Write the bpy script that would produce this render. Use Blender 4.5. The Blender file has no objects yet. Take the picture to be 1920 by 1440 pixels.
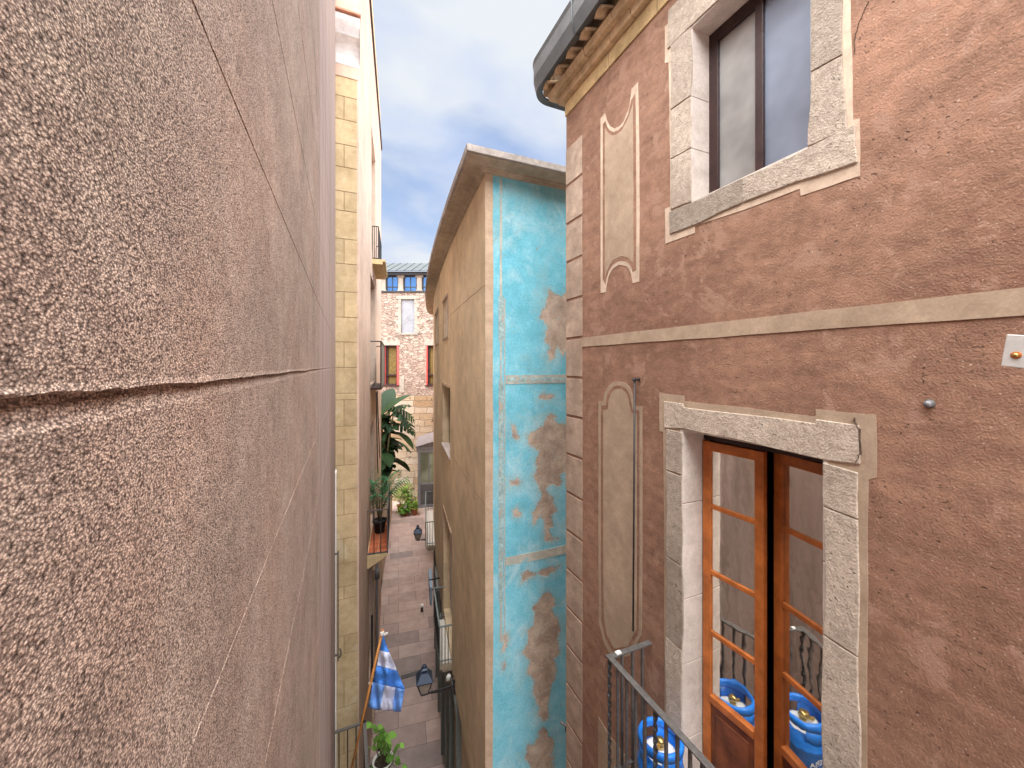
import bpy, bmesh, math, random
from mathutils import Vector, Matrix, noise as mnoise
random.seed(7)
SC = bpy.context.scene
COL = SC.collection

# ------------------------------------------------------------------ camera / sky / sun / exposure
Z0 = 11.0                      # eye height above the pavement
FPX, HOR, VPX = 725.0, 686.0, 647.0
TH = math.atan((960 - VPX) / FPX)
SN, CS = math.sin(TH), math.cos(TH)
cam = bpy.data.cameras.new('camera'); camo = bpy.data.objects.new('camera', cam); COL.objects.link(camo)
cam.sensor_width = 36; cam.lens = 36 * FPX / 1920; cam.shift_y = -(720 - HOR) / 1920
cam.clip_start = 0.02; cam.clip_end = 2000
camo.location = (0, 0, Z0); camo.rotation_euler = (math.pi / 2, 0, -TH)
SC.camera = camo
SC.view_settings.view_transform = 'Standard'; SC.view_settings.look = 'None'
SC.cycles.max_bounces = 12; SC.cycles.diffuse_bounces = 9
SC.view_settings.gamma = 1; SC.view_settings.use_curve_mapping = False
SC.view_settings.exposure = 2.5
SUN_EL, SUN_AZ = math.radians(74), math.radians(215)   # azimuth clockwise from +Y
sl = bpy.data.lights.new('sun', 'SUN'); so = bpy.data.objects.new('sun', sl); COL.objects.link(so)
sl.energy = 4.6; sl.angle = math.radians(100); sl.color = (1.0, 0.985, 0.965)
so.location = (0, 0, 60); so.rotation_euler = (math.pi / 2 - SUN_EL, 0, math.pi - SUN_AZ)

# ------------------------------------------------------------------ node helpers
class NT:
    def __init__(s, tree): s.t = tree; s.n = tree.nodes; s.l = tree.links
    def new(s, ty, **kw):
        n = s.n.new(ty)
        for k, v in kw.items():
            if k.startswith('i_'): s.put(n.inputs[k[2:].replace('_', ' ')], v)
            else: setattr(n, k, v)
        return n
    def put(s, sock, v):
        if hasattr(v, 'is_output') or isinstance(v, bpy.types.NodeSocket): s.l.new(v, sock)
        else:
            if sock.type == 'RGBA' and len(v) == 3: v = (*v, 1)
            sock.default_value = v
    def coord(s, out='Object'): return s.new('ShaderNodeTexCoord').outputs[out]
    def mapv(s, v, scale=(1, 1, 1), loc=(0, 0, 0), rot=(0, 0, 0)):
        n = s.new('ShaderNodeMapping'); s.put(n.inputs['Vector'], v)
        n.inputs['Scale'].default_value = scale; n.inputs['Location'].default_value = loc; n.inputs['Rotation'].default_value = rot
        return n.outputs[0]
    def noise(s, v, scale, detail=4, rough=.55, dist=0):
        n = s.new('ShaderNodeTexNoise'); s.put(n.inputs['Vector'], v)
        n.inputs['Scale'].default_value = scale; n.inputs['Detail'].default_value = detail
        n.inputs['Roughness'].default_value = rough; n.inputs['Distortion'].default_value = dist
        return n.outputs['Fac']
    def voro(s, v, scale, feature='F1', out='Distance', rnd=1):
        n = s.new('ShaderNodeTexVoronoi'); n.feature = feature; s.put(n.inputs['Vector'], v)
        n.inputs['Scale'].default_value = scale; n.inputs['Randomness'].default_value = rnd
        return n.outputs[out]
    def ramp(s, f, stops, interp='LINEAR'):
        n = s.new('ShaderNodeValToRGB'); n.color_ramp.interpolation = interp; s.put(n.inputs[0], f)
        e = n.color_ramp.elements
        while len(e) < len(stops): e.new(.5)
        for el, (p, c) in zip(e, stops):
            el.position = p; el.color = (c, c, c, 1) if isinstance(c, (int, float)) else (*c, 1)
        return n.outputs[0]
    def mix(s, f, a, b, mode='MIX'):
        n = s.new('ShaderNodeMix', data_type='RGBA', blend_type=mode)
        s.put(n.inputs[0], f); s.put(n.inputs[6], a); s.put(n.inputs[7], b)
        return n.outputs[2]
    def math(s, op, a, b=0.0, clamp=False):
        n = s.new('ShaderNodeMath', operation=op); n.use_clamp = clamp
        s.put(n.inputs[0], a); s.put(n.inputs[1], b); return n.outputs[0]
    def bump(s, h, strength, dist, normal=None):
        n = s.new('ShaderNodeBump'); n.inputs['Strength'].default_value = strength; n.inputs['Distance'].default_value = dist
        s.put(n.inputs['Height'], h)
        if normal is not None: s.put(n.inputs['Normal'], normal)
        return n.outputs[0]

def base_mat(name):
    m = bpy.data.materials.new(name); m.use_nodes = True
    t = NT(m.node_tree); b = t.n['Principled BSDF']
    return m, t, b

def scl(c, k): return tuple(min(1, max(0, x * k)) for x in c)

def plaster(name, c, c2=None, big=.8, mid=6, fine=70, contrast=.35, bump=.5, bdist=.003, pits=0, pit_scale=28,
            streak=None, rough=.9, speck=0, patch=None, island=0):
    """mottled mineral surface: colour clouds at three sizes, optional pits, streaks and pale specks"""
    m, t, b = base_mat(name); v = t.coord()
    c2 = c2 or scl(c, .7)
    n1 = t.noise(v, big, 5, .6); n2 = t.noise(v, mid, 6, .65); n3 = t.noise(v, fine, 3, .6)
    f = t.math('ADD', t.math('MULTIPLY', n1, .55), t.math('MULTIPLY', n2, .45))
    col = t.ramp(f, [(.36, c2), (.5, c), (.64, scl(c, 1 + contrast))])
    col = t.mix(contrast * 1.1, col, t.ramp(n3, [(.3, .35), (.7, 1.0)]), 'MULTIPLY')
    if streak:
        sv = t.mapv(v, streak[0], rot=streak[2] if len(streak) > 2 else (0, 0, 0)); ns = t.noise(sv, 1, 5, .7)
        col = t.mix(streak[1], col, t.ramp(ns, [(.35, .45), (.65, 1.25)]), 'MULTIPLY')
    if patch:
        np_ = t.noise(v, patch[1], 5, .6, .4)
        col = t.mix(t.ramp(np_, [(patch[2], 0), (patch[2] + .06, 1)]), col, patch[0])
    h = t.math('ADD', t.math('MULTIPLY', n2, 1.2), t.math('MULTIPLY', n3, .8))
    if pits:
        pv = t.noise(t.mapv(v, (1, 1.0, 1.5)), pit_scale, 2, .5)
        pm = t.ramp(pv, [(.26, 0), (.34, 1)])
        nb = t.noise(v, 3.2, 2, .5)
        pm = t.math('MAXIMUM', pm, t.ramp(nb, [(.45, 1), (.62, 0)]))
        col = t.mix(t.math('MULTIPLY', t.math('SUBTRACT', 1, pm), pits), col, scl(c, .22))
        h = t.math('ADD', h, t.math('MULTIPLY', pm, 1.6))
    if speck:
        sp = t.noise(v, 95, 1, .5)
        col = t.mix(t.math('MULTIPLY', t.ramp(sp, [(.68, 0), (.75, 1)]), speck), col, (.62, .52, .44))
    if island:
        geo = t.new('ShaderNodeNewGeometry')
        r = geo.outputs['Random Per Island']
        col = t.mix(island, col, t.ramp(r, [(0, .55), (.5, 1.0), (1, 1.3)]), 'MULTIPLY')
    t.put(b.inputs['Base Color'], col); b.inputs['Roughness'].default_value = rough
    b.inputs['Specular IOR Level'].default_value = .25
    t.put(b.inputs['Normal'], t.bump(h, bump, bdist))
    return m

def plain(name, c, rough=.5, metal=0, var=.25, scale=12, bump=.15, bdist=.001, spec=.4):
    m, t, b = base_mat(name); v = t.coord()
    n = t.noise(v, scale, 5, .6); n2 = t.noise(v, scale * 7, 3, .6)
    col = t.ramp(n, [(.3, scl(c, 1 - var)), (.5, c), (.7, scl(c, 1 + var))])
    t.put(b.inputs['Base Color'], col); b.inputs['Metallic'].default_value = metal
    t.put(b.inputs['Roughness'], t.ramp(n2, [(.3, max(0, rough - .12)), (.7, min(1, rough + .12))]))
    b.inputs['Specular IOR Level'].default_value = spec
    if bump: t.put(b.inputs['Normal'], t.bump(n2, bump, bdist))
    return m

def glassy(name, tint, body, refl=.4, rough=.03, wav=.4):
    """old window glass: a strong slightly wavy reflection over the dim interior or curtain colour"""
    m, t, b = base_mat(name); v = t.coord()
    t.n.remove(b)
    d = t.new('ShaderNodeBsdfDiffuse'); g = t.new('ShaderNodeBsdfGlossy'); mx = t.new('ShaderNodeMixShader')
    n = t.noise(v, 2.2, 3, .6)
    t.put(d.inputs['Color'], t.ramp(n, [(.3, scl(body, .6)), (.7, scl(body, 1.3))]))
    g.inputs['Color'].default_value = (*tint, 1); g.inputs['Roughness'].default_value = rough
    nn = t.bump(t.noise(v, 5, 2, .5), wav, .004); t.put(g.inputs['Normal'], nn)
    lw = t.new('ShaderNodeLayerWeight'); lw.inputs['Blend'].default_value = .3
    t.put(mx.inputs[0], t.math('MAXIMUM', lw.outputs['Fresnel'], refl))
    t.l.new(d.outputs[0], mx.inputs[1]); t.l.new(g.outputs[0], mx.inputs[2])
    t.l.new(mx.outputs[0], t.n['Material Output'].inputs['Surface'])
    return m

# ------------------------------------------------------------------ world: hazy blue sky with thin cloud
w = bpy.data.worlds.new('World'); SC.world = w; w.use_nodes = True
t = NT(w.node_tree); bg = t.n['Background']
sky = t.new('ShaderNodeTexSky', sky_type='NISHITA'); sky.sun_disc = False
sky.sun_elevation = SUN_EL; sky.sun_rotation = SUN_AZ; sky.air_density = 1.0; sky.dust_density = 1.2
dv = t.coord('Generated')
sep = t.new('ShaderNodeSeparateXYZ'); t.put(sep.inputs[0], dv)
zz = t.math('ADD', t.math('MAXIMUM', sep.outputs[2], 0.0), .32)
cmb = t.new('ShaderNodeCombineXYZ')
t.put(cmb.inputs[0], t.math('DIVIDE', sep.outputs[0], zz)); t.put(cmb.inputs[1], t.math('DIVIDE', sep.outputs[1], zz))
cn = t.noise(t.mapv(cmb.outputs[0], (1.0, 1.5, 1), (3.1, 1.7, 0), (0, 0, .5)), 1.9, 5, .48, .35)
cm = t.ramp(cn, [(.34, .25), (.45, .7), (.56, 1)])
cn2 = t.noise(t.mapv(cmb.outputs[0], (1, 1.2, 1), (7, 2, 0)), 2.3, 4, .5)
ccol = t.ramp(cn2, [(.36, (2.0, 2.4, 3.3)), (.6, (3.0, 3.15, 3.35))])
skyc = t.mix(1.0, sky.outputs[0], (.74, .76, .79), 'MULTIPLY')
t.put(bg.inputs['Color'], t.mix(cm, skyc, ccol)); bg.inputs['Strength'].default_value = .05

# ------------------------------------------------------------------ mesh helpers
def ray(u): k = (u - 960) / FPX; return (SN + k * CS, CS - k * SN)
class MB:
    def __init__(s): s.v = []; s.f = []; s.mi = []; s.sm = []; s.cur = 0; s.smooth = False
    def add(s, vs, fs):
        o = len(s.v); s.v += [tuple(p) for p in vs]
        for f in fs: s.f.append(tuple(i + o for i in f)); s.mi.append(s.cur); s.sm.append(s.smooth)
    def box(s, x0, x1, y0, y1, z0, z1):
        s.hexa([(x0, y0, z0), (x1, y0, z0), (x1, y1, z0), (x0, y1, z0), (x0, y0, z1), (x1, y0, z1), (x1, y1, z1), (x0, y1, z1)])
    def hexa(s, p):
        s.add(p, [(3, 2, 1, 0), (4, 5, 6, 7), (0, 1, 5, 4), (1, 2, 6, 5), (2, 3, 7, 6), (3, 0, 4, 7)])
    def bar(s, a, b, w, h=None, up=(0, 0, 1), twist=0, n=1):
        a = Vector(a); b = Vector(b); d = (b - a).normalized(); up = Vector(up)
        if abs(d.dot(up)) > .95: up = Vector((0, 1, 0))
        x = d.cross(up).normalized(); y = x.cross(d); h = h or w; vs = []
        for i in range(n + 1):
            c = a.lerp(b, i / n); an = twist * i / n; ca, sa = math.cos(an), math.sin(an)
            X = x * ca + y * sa; Y = y * ca - x * sa
            for (i1, j1) in ((-1, -1), (1, -1), (1, 1), (-1, 1)): vs.append(c + X * (i1 * w / 2) + Y * (j1 * h / 2))
        fs = [(3, 2, 1, 0), tuple(n * 4 + q for q in range(4))]
        for i in range(n):
            for q in range(4): fs.append((i * 4 + q, i * 4 + (q + 1) % 4, i * 4 + 4 + (q + 1) % 4, i * 4 + 4 + q))
        s.add(vs, fs)
    def tube(s, pts, r, seg=8, cap=True):
        pts = [Vector(p) for p in pts]; rs = r if isinstance(r, (list, tuple)) else [r] * len(pts); vs = []; fs = []
        x = None
        for i, p in enumerate(pts):
            d = (pts[min(i + 1, len(pts) - 1)] - pts[max(i - 1, 0)]).normalized()
            if x is None: x = d.orthogonal().normalized()
            x = (x - d * x.dot(d)).normalized(); y = d.cross(x)
            for q in range(seg):
                a = 2 * math.pi * q / seg; vs.append(p + (x * math.cos(a) + y * math.sin(a)) * rs[i])
        for i in range(len(pts) - 1):
            for q in range(seg): fs.append((i * seg + q, i * seg + (q + 1) % seg, (i + 1) * seg + (q + 1) % seg, (i + 1) * seg + q))
        if cap: fs.append(tuple(range(seg))[::-1]); fs.append(tuple((len(pts) - 1) * seg + q for q in range(seg)))
        sm = s.smooth; s.smooth = True; s.add(vs, fs); s.smooth = sm
    def lathe(s, cx, cy, prof, seg=24, a0=0, a1=2 * math.pi):
        n = len(prof); vs = []; fs = []; full = abs(a1 - a0 - 2 * math.pi) < 1e-6; m = seg if full else seg + 1
        for q in range(m):
            a = a0 + (a1 - a0) * q / seg
            for (r, z) in prof: vs.append((cx + r * math.cos(a), cy + r * math.sin(a), z))
        for q in range(seg):
            q2 = (q + 1) % m
            for i in range(n - 1): fs.append((q * n + i, q2 * n + i, q2 * n + i + 1, q * n + i + 1))
        sm = s.smooth; s.smooth = True; s.add(vs, fs); s.smooth = sm
    def build(s, name, mats, parent=None, bevel=0, bseg=2):
        root = parent
        while root is not None and root.parent is not None: root = root.parent
        o = root.location if root is not None else Vector((0, 0, 0))
        me = bpy.data.meshes.new(name)
        off = (0, 0, Z0) if root is None else (-o.x, -o.y, Z0 - o.z)
        me.from_pydata([(p[0] + off[0], p[1] + off[1], p[2] + off[2]) for p in s.v], [], s.f)
        for m in (mats if isinstance(mats, (list, tuple)) else [mats]): me.materials.append(m)
        for p, mi, sm in zip(me.polygons, s.mi, s.sm): p.material_index = mi; p.use_smooth = sm
        bm = bmesh.new(); bm.from_mesh(me); bmesh.ops.recalc_face_normals(bm, faces=bm.faces); bm.to_mesh(me); bm.free()
        me.update()
        ob = bpy.data.objects.new(name, me); COL.objects.link(ob)
        if parent is not None: ob.parent = parent
        if bevel:
            md = ob.modifiers.new('bevel', 'BEVEL'); md.width = bevel; md.segments = bseg; md.limit_method = 'ANGLE'; md.angle_limit = math.radians(50)
        return ob

def thing(name, label, cat, loc, group=None):
    o = bpy.data.objects.new(name, None); COL.objects.link(o); o.location = (loc[0], loc[1], loc[2] + Z0)
    o.empty_display_size = .2; o['label'] = label; o['category'] = cat
    if group: o['group'] = group
    return o
def tag(o, label, cat, group=None):
    o['label'] = label; o['category'] = cat
    if group: o['group'] = group
    return o

class Fac:
    """a facade: pos(s) is its ground line, the normal points to the street; M maps (along, out, up) to the world"""
    def __init__(s, pos, s0, s1, side=1): s.pos = pos; s.s0 = s0; s.s1 = s1; s.side = side
    def nrm(s, q):
        a = s.pos(q - .01); b = s.pos(q + .01); dx, dy = b[0] - a[0], b[1] - a[1]; L = math.hypot(dx, dy)
        return (dy / L * s.side, -dx / L * s.side)
    def M(s, q, d, z):
        p = s.pos(q); n = s.nrm(q); return (p[0] + n[0] * d, p[1] + n[1] * d, z)
    def uv(s, q, d=0):
        x, y, _ = s.M(q, d, 0); tt = SN * x + CS * y; return 960 + FPX * (CS * x - SN * y) / tt, tt
    def hit(s, u, v, d=0):
        N = 60; pa = None
        for i in range(N + 1):
            q = s.s0 + (s.s1 - s.s0) * i / N; uu, tt = s.uv(q, d)
            if tt < .05: pa = None; continue
            if pa is not None and (pa[1] - u) * (uu - u) <= 0:
                a, b = pa[0], q; fa = pa[1] - u
                for _ in range(40):
                    c = (a + b) / 2; fc = s.uv(c, d)[0] - u
                    if fa * fc <= 0: b = c
                    else: a, fa = c, fc
                q = (a + b) / 2; return q, (HOR - v) / FPX * s.uv(q, d)[1]
            pa = (q, uu)
        raise ValueError('no hit %s %s' % (u, v))

def fbox(mb, F, s0, s1, d0, d1, z0, z1, step=None):
    n = max(1, int(math.ceil(abs(s1 - s0) / step))) if step else 1
    for i in range(n):
        a = s0 + (s1 - s0) * i / n; b = s0 + (s1 - s0) * (i + 1) / n
        vs = [F.M(a, d0, z0), F.M(b, d0, z0), F.M(b, d1, z0), F.M(a, d1, z0), F.M(a, d0, z1), F.M(b, d0, z1), F.M(b, d1, z1), F.M(a, d1, z1)]
        fs = [(3, 2, 1, 0), (4, 5, 6, 7), (0, 1, 5, 4), (2, 3, 7, 6)]
        if i == n - 1: fs.append((1, 2, 6, 5))
        if i == 0: fs.append((3, 0, 4, 7))
        mb.add(vs, fs)
def strip(mb, F, prof, s0, s1, step):
    """extrude an open profile of (out, up) points along the facade"""
    n = max(1, int(math.ceil(abs(s1 - s0) / step))); vs = []; fs = []; k = len(prof)
    for i in range(n + 1):
        q = s0 + (s1 - s0) * i / n
        for (d, z) in prof: vs.append(F.M(q, d, z))
    for i in range(n):
        for j in range(k - 1): fs.append((i * k + j, (i + 1) * k + j, (i + 1) * k + j + 1, i * k + j + 1))
    fs.append(tuple(range(k))); fs.append(tuple(n * k + j for j in range(k)))
    mb.add(vs, fs)
def wall(mb, F, s0, s1, z0, z1, ops, step=1.0, d=0, thick=.35):
    """wall front with real openings; ops = (s0, s1, z0, z1, depth of the reveal)"""
    ss = {s0, s1}; zs = {z0, z1}
    n = int(math.ceil((s1 - s0) / step))
    for i in range(1, n): ss.add(s0 + (s1 - s0) * i / n)
    for o in ops: ss |= {o[0], o[1]}; zs |= {max(z0, o[2]), min(z1, o[3])}
    ss = sorted(x for x in ss if s0 <= x <= s1); zs = sorted(x for x in zs if z0 <= x <= z1)
    for a, b in zip(ss, ss[1:]):
        for c, e in zip(zs, zs[1:]):
            ms, mz = (a + b) / 2, (c + e) / 2
            if any(o[0] < ms < o[1] and o[2] < mz < o[3] for o in ops): continue
            mb.add([F.M(a, d, c), F.M(b, d, c), F.M(b, d, e), F.M(a, d, e)], [(0, 1, 2, 3)])
        mb.add([F.M(a, d, z1), F.M(b, d, z1), F.M(b, d - thick, z1), F.M(a, d - thick, z1)], [(0, 1, 2, 3)])
        mb.add([F.M(a, d, z0), F.M(b, d, z0), F.M(b, d - thick, z0), F.M(a, d - thick, z0)], [(0, 1, 2, 3)])
    for q in (s0, s1): mb.add([F.M(q, d, z0), F.M(q, d, z1), F.M(q, d - thick, z1), F.M(q, d - thick, z0)], [(0, 1, 2, 3)])
    for (a, b, c, e, dp) in ops:
        A = lambda q, dd, z: F.M(q, d + dd, z)
        mb.add([A(a, 0, c), A(a, 0, e), A(a, -dp, e), A(a, -dp, c)], [(0, 1, 2, 3)])
        mb.add([A(b, 0, c), A(b, 0, e), A(b, -dp, e), A(b, -dp, c)], [(0, 1, 2, 3)])
        mb.add([A(a, 0, c), A(b, 0, c), A(b, -dp, c), A(a, -dp, c)], [(0, 1, 2, 3)])
        mb.add([A(a, 0, e), A(b, 0, e), A(b, -dp, e), A(a, -dp, e)], [(0, 1, 2, 3)])
def rough_poly(pts, it=2, amp=.16, seed=0):
    r = random.Random(seed); P = list(pts)
    for _ in range(it):
        Q = []
        for a, b in zip(P, P[1:] + P[:1]):
            dx, dy = b[0] - a[0], b[1] - a[1]; k = r.uniform(-amp, amp)
            Q += [a, ((a[0] + b[0]) / 2 - dy * k, (a[1] + b[1]) / 2 + dx * k)]
        P = Q
    return P
def sheet(mb, F, pts, d0, d1, px=True):
    """thin applied layer whose outline is given as photo points on the facade (or (s, z) pairs)"""
    sz = [F.hit(u, v, d1) for u, v in pts] if px else pts
    n = len(sz); vs = [F.M(q, d1, z) for q, z in sz] + [F.M(q, d0, z) for q, z in sz]
    mb.add(vs, [tuple(range(n))] + [(i, (i + 1) % n, n + (i + 1) % n, n + i) for i in range(n)])
def holed(sz, y0, y1, z0, z1):
    """outline (s, z) opened to a rectangular hole through a hairline cut at its lowest edge"""
    area = sum(a[0] * b[1] - b[0] * a[1] for a, b in zip(sz, sz[1:] + sz[:1]))
    if area < 0: sz = sz[::-1]
    hole = [(y0, z0), (y0, z1), (y1, z1), (y1, z0)]         # clockwise
    k = min(range(len(sz)), key=lambda i: (sz[i][0] - y0) ** 2 + (sz[i][1] - z0) ** 2)
    P = sz[k:] + sz[:k]
    return P + [(P[0][0] + 1e-4, P[0][1] + 1e-4)] + [(y0 + 1e-4, z0 + 1e-4)] + hole[1:] + [(y0 + 2e-3, z0)]
def loop_mid(a, b, k): return [(p[0] * (1 - k) + q[0] * k, p[1] * (1 - k) + q[1] * k) for p, q in zip(a, b)]

# ------------------------------------------------------------------ facades in plan (metres, camera over the origin)
FB = Fac(lambda s: (2.2, s), -3.0, 3.61, -1)                      # brown house, faces -x
FL = Fac(lambda s: (-.172, s), -3.0, 8.25, 1)                      # stucco wall by the camera, faces +x
FT = Fac(lambda s: (s, 5.1), 1.4, 5.2, 1)                          # turquoise gable, faces -y
def _cp(s):
    if s > 14.6:
        p = _cp(14.6); k = s - 14.6; return (p[0] + .23 * k + .10 * k * k, p[1] + k * .97)
    return (1.80 + .093 * s + .0046 * s * s, 5.1 + s * .995)
FC = Fac(_cp, 0.0, 16.2, -1)                                       # its curved ochre long side, faces the alley
DP = (math.sin(math.radians(7)), math.cos(math.radians(7)))
FP = Fac(lambda s: (.25 + DP[0] * s, 8.3 + DP[1] * s), 0, 10.4, 1) # pale pink side, faces the alley
FY = Fac(lambda s: (s, 8.3), -2.4, .25, 1)                         # painted yellow blocks, faces -y
T_S = 31.4
FS = Fac(lambda s: (SN * T_S + CS * s, CS * T_S - SN * s), -13.0, -3.0, 1)  # old stone wall at the end
PE = FC.M(15.9, 0, 0)
FR = Fac(lambda s: (PE[0] + .2 * s, PE[1] + .98 * s), 0, 11.5, -1) # house beyond the curve
GZ = -Z0

# ------------------------------------------------------------------ materials
M = {}
M['brown'] = plaster('brown_plaster', (.30, .168, .113), (.235, .122, .082), 1.3, 16, 110, .3, .9, .0055, pits=.85, pit_scale=42, speck=.4,
                     streak=((2.5, 4, 14), .38, (.5, 0, 0)), patch=((.32, .19, .135), 5.5, .57))
M['sgraf'] = plaster('beige_sgraffito', (.40, .30, .215), (.32, .23, .16), 2, 9, 80, .25, .5, .002, speck=.2)
M['cream'] = plaster('cream_line_plaster', (.56, .435, .335), (.45, .34, .255), 3, 12, 80, .2, .4, .002)
M['quoin'] = plaster('painted_quoin_plaster', (.43, .325, .25), (.33, .24, .18), 2.5, 8, 70, .3, .5, .003, streak=((5, 5, 9), .35))
M['stone'] = plaster('pitted_limestone', (.46, .385, .315), (.33, .265, .21), 1.6, 26, 95, .36, .9, .0075, pits=.9, pit_scale=52, island=.6)
M['stone_pale'] = plaster('pale_dressed_stone', (.55, .485, .44), (.43, .365, .32), 2.2, 12, 80, .2, .5, .003, speck=.3)
M['cornice'] = plaster('ochre_cornice_stone', (.54, .39, .235), (.38, .27, .155), 3, 11, 80, .3, .7, .004, island=.35)
M['frieze'] = plaster('ochre_frieze_paint', (.56, .40, .21), (.40, .28, .14), 2, 8, 70, .3, .6, .003)
M['cornice_dark'] = plaster('eave_clay', (.30, .20, .12), None, 3, 11, 60, .3, .6)
M['zinc'] = plain('gutter_zinc', (.105, .115, .12), .5, .35, .2, 6)
M['tile'] = plaster('roof_tile_clay', (.68, .51, .33), (.50, .37, .22), 4, 15, 80, .3, .5, .003, island=.4)
M['wood'] = plain('orange_varnished_wood', (.42, .125, .028), .42, 0, .35, 9, .25, .001)
M['wood_dark'] = plain('worn_door_panel_wood', (.15, .045, .018), .5, 0, .6, 7, .3, .002)
M['frame_dark'] = plain('dark_red_window_frame', (.030, .012, .011), .5, 0, .4, 6)
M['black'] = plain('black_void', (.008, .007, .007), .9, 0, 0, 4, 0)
M['crack'] = plain('crack_dark_brown', (.06, .035, .025), 1, 0, .3, 40, 0)  # dark brown strips drawn over plaster and lintel as cracks
M['iron'] = plain('grey_painted_iron', (.10, .092, .088), .5, .2, .3, 30, .3, .001)
M['iron_dark'] = plain('dark_iron', (.035, .034, .035), .5, .3, .3, 30, .3, .001)
M['gas'] = plain('blue_painted_steel', (.012, .17, .62), .38, 0, .18, 9, .12, .001)
M['white'] = plain('white_paint', (.72, .72, .70), .6, 0, .12, 9)
M['brass'] = plain('brass', (.55, .38, .14), .35, .9, .2, 20)
M['rust'] = plain('rust', (.40, .13, .03), .8, .2, .5, 60)
M['yellow'] = plaster('yellow_block_paint', (.50, .39, .235), (.41, .31, .17), 1.4, 8, 60, .22, .4, .003, island=.22, patch=((.52, .44, .30), 1.5, .60))
M['joint'] = plaster('block_joint', (.27, .195, .10), None, 1, 9, 60, .2, .3)
M['pink'] = plaster('pale_pink_render', (.60, .455, .365), (.50, .37, .295), .7, 4, 60, .18, .4, .003, streak=((1.5, 1.5, .3), .25))
M['attic'] = plaster('attic_yellow_render', (.58, .45, .26), (.46, .34, .19), .7, 5, 60, .2, .4)
M['cove'] = plaster('white_cove_plaster', (.72, .71, .72), (.55, .55, .57), 2, 9, 60, .2, .4)
M['ochre'] = plaster('ochre_long_side', (.74, .60, .40), (.60, .47, .295), .55, 3.2, 40, .24, .75, .006, streak=((1.2, 1.2, .9), .2, (.5, .3, 0)), patch=((.72, .58, .41), .6, .57))
M['ochre2'] = plaster('grey_cornice_plaster', (.40, .335, .25), (.29, .24, .175), 1.4, 7, 60, .3, .6, .004, patch=((.42, .37, .30), 2.6, .66))
M['cap'] = plaster('cement_cap', (.40, .36, .33), (.29, .26, .235), 3, 16, 90, .35, .8, .006)
M['edge'] = plaster('pale_corner_render', (.53, .40, .285), (.41, .295, .20), 1.2, 6, 60, .25, .5, .004)
M['bare'] = plaster('bare_render', (.40, .255, .16), (.25, .15, .09), 3.5, 13, 60, .5, 1.0, .008)
M['relief'] = plaster('washed_relief', (.36, .50, .50), (.25, .36, .36), 9, 24, 70, .4, .9, .006, patch=((.42, .36, .29), 7, .56))
M['bandpaint'] = plaster('faded_band_paint', (.48, .47, .40), (.36, .40, .36), 4, 12, 60, .3, .6, .004, patch=((.26, .46, .50), 5, .57))
M['pane'] = glassy('window_glass', (1.0, .96, .88), (.08, .07, .055), .8, .025)
M['pane_curtain'] = glassy('grey_curtain_glass', (.8, .84, .92), (.24, .235, .225), .18, .25)
M['pane_blue'] = glassy('frosted_glass_sky_reflection', (.72, .82, 1.0), (.155, .18, .235), .17, .3)  # bluish sky reflection of this pane put into its tint and body colour
M['pane_sky'] = glassy('loggia_glass', (.35, .62, 1.0), (.02, .10, .30), .75, .02)  # blue of the reflected sky coloured into the glass
M['pane_dark'] = glassy('dark_glass', (.8, .85, .85), (.05, .05, .05), .3, .04)
M['blind'] = plain('pale_blind', (.60, .56, .50), .8, 0, .12, 14)
M['curtain'] = plain('yellow_curtain', (.13, .085, .02), .8, 0, .4, 9)
M['redframe'] = plain('red_window_frame', (.52, .07, .06), .5, 0, .25, 8)
M['greyfill'] = plaster('grey_infill', (.235, .24, .26), None, 1, 8, 60, .12, .3)
M['trimstone'] = plaster('dressed_trim', (.31, .27, .225), None, 2, 9, 60, .25, .6)
M['terra'] = plaster('terracotta_tile', (.47, .135, .060), None, 2, 9, 60, .25, .3)
M['steel'] = plain('grey_steel', (.20, .20, .215), .45, .3, .15, 8)
M['panel'] = plain('grey_green_metal', (.17, .20, .19), .5, .1, .15, 8)
M['bluepanel'] = plain('blue_grey_sheet', (.22, .30, .38), .5, .1, .12, 8)
M['pole'] = plain('flag_pole_wood', (.52, .22, .055), .5, 0, .2, 14)
M['soil'] = plain('soil', (.035, .022, .018), 1, 0, .4, 60, .8, .01)
M['pot_white'] = plain('pale_pot', (.62, .60, .57), .6, 0, .1, 9)
M['pot_black'] = plain('black_pot', (.02, .02, .022), .5, 0, .2, 9)
M['pot_terra'] = plain('terracotta_pot', (.36, .14, .07), .8, 0, .2, 12)
M['metal_roof'] = plain('grey_metal_roof', (.06, .067, .07), .7, .0, .12, 5, spec=.05)
M['roofslab'] = plain('bay_roof_sheet', (.14, .12, .12), .7, 0, .25, 6)
M['plate'] = plain('white_enamel_plate', (.60, .60, .58), .4, 0, .12, 14)
M['orange_wall'] = plaster('salmon_render', (.62, .30, .20), None, 1, 5, 50, .2, .4)

def cloth_mat(name, c, tr=.25):
    m, t, b = base_mat(name); v = t.coord()
    n = t.noise(v, 14, 4, .6)
    t.put(b.inputs['Base Color'], t.ramp(n, [(.3, scl(c, .85)), (.7, scl(c, 1.1))])); b.inputs['Roughness'].default_value = .75
    t.put(b.inputs['Normal'], t.bump(t.noise(v, 9, 4, .55, .8), .8, .02))
    return m
M['flag_blue'] = cloth_mat('blue_cloth', (.06, .25, .78)); M['flag_blue2'] = cloth_mat('light_blue_cloth', (.15, .34, .80)); M['flag_white'] = cloth_mat('white_cloth', (.62, .66, .82))

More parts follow.
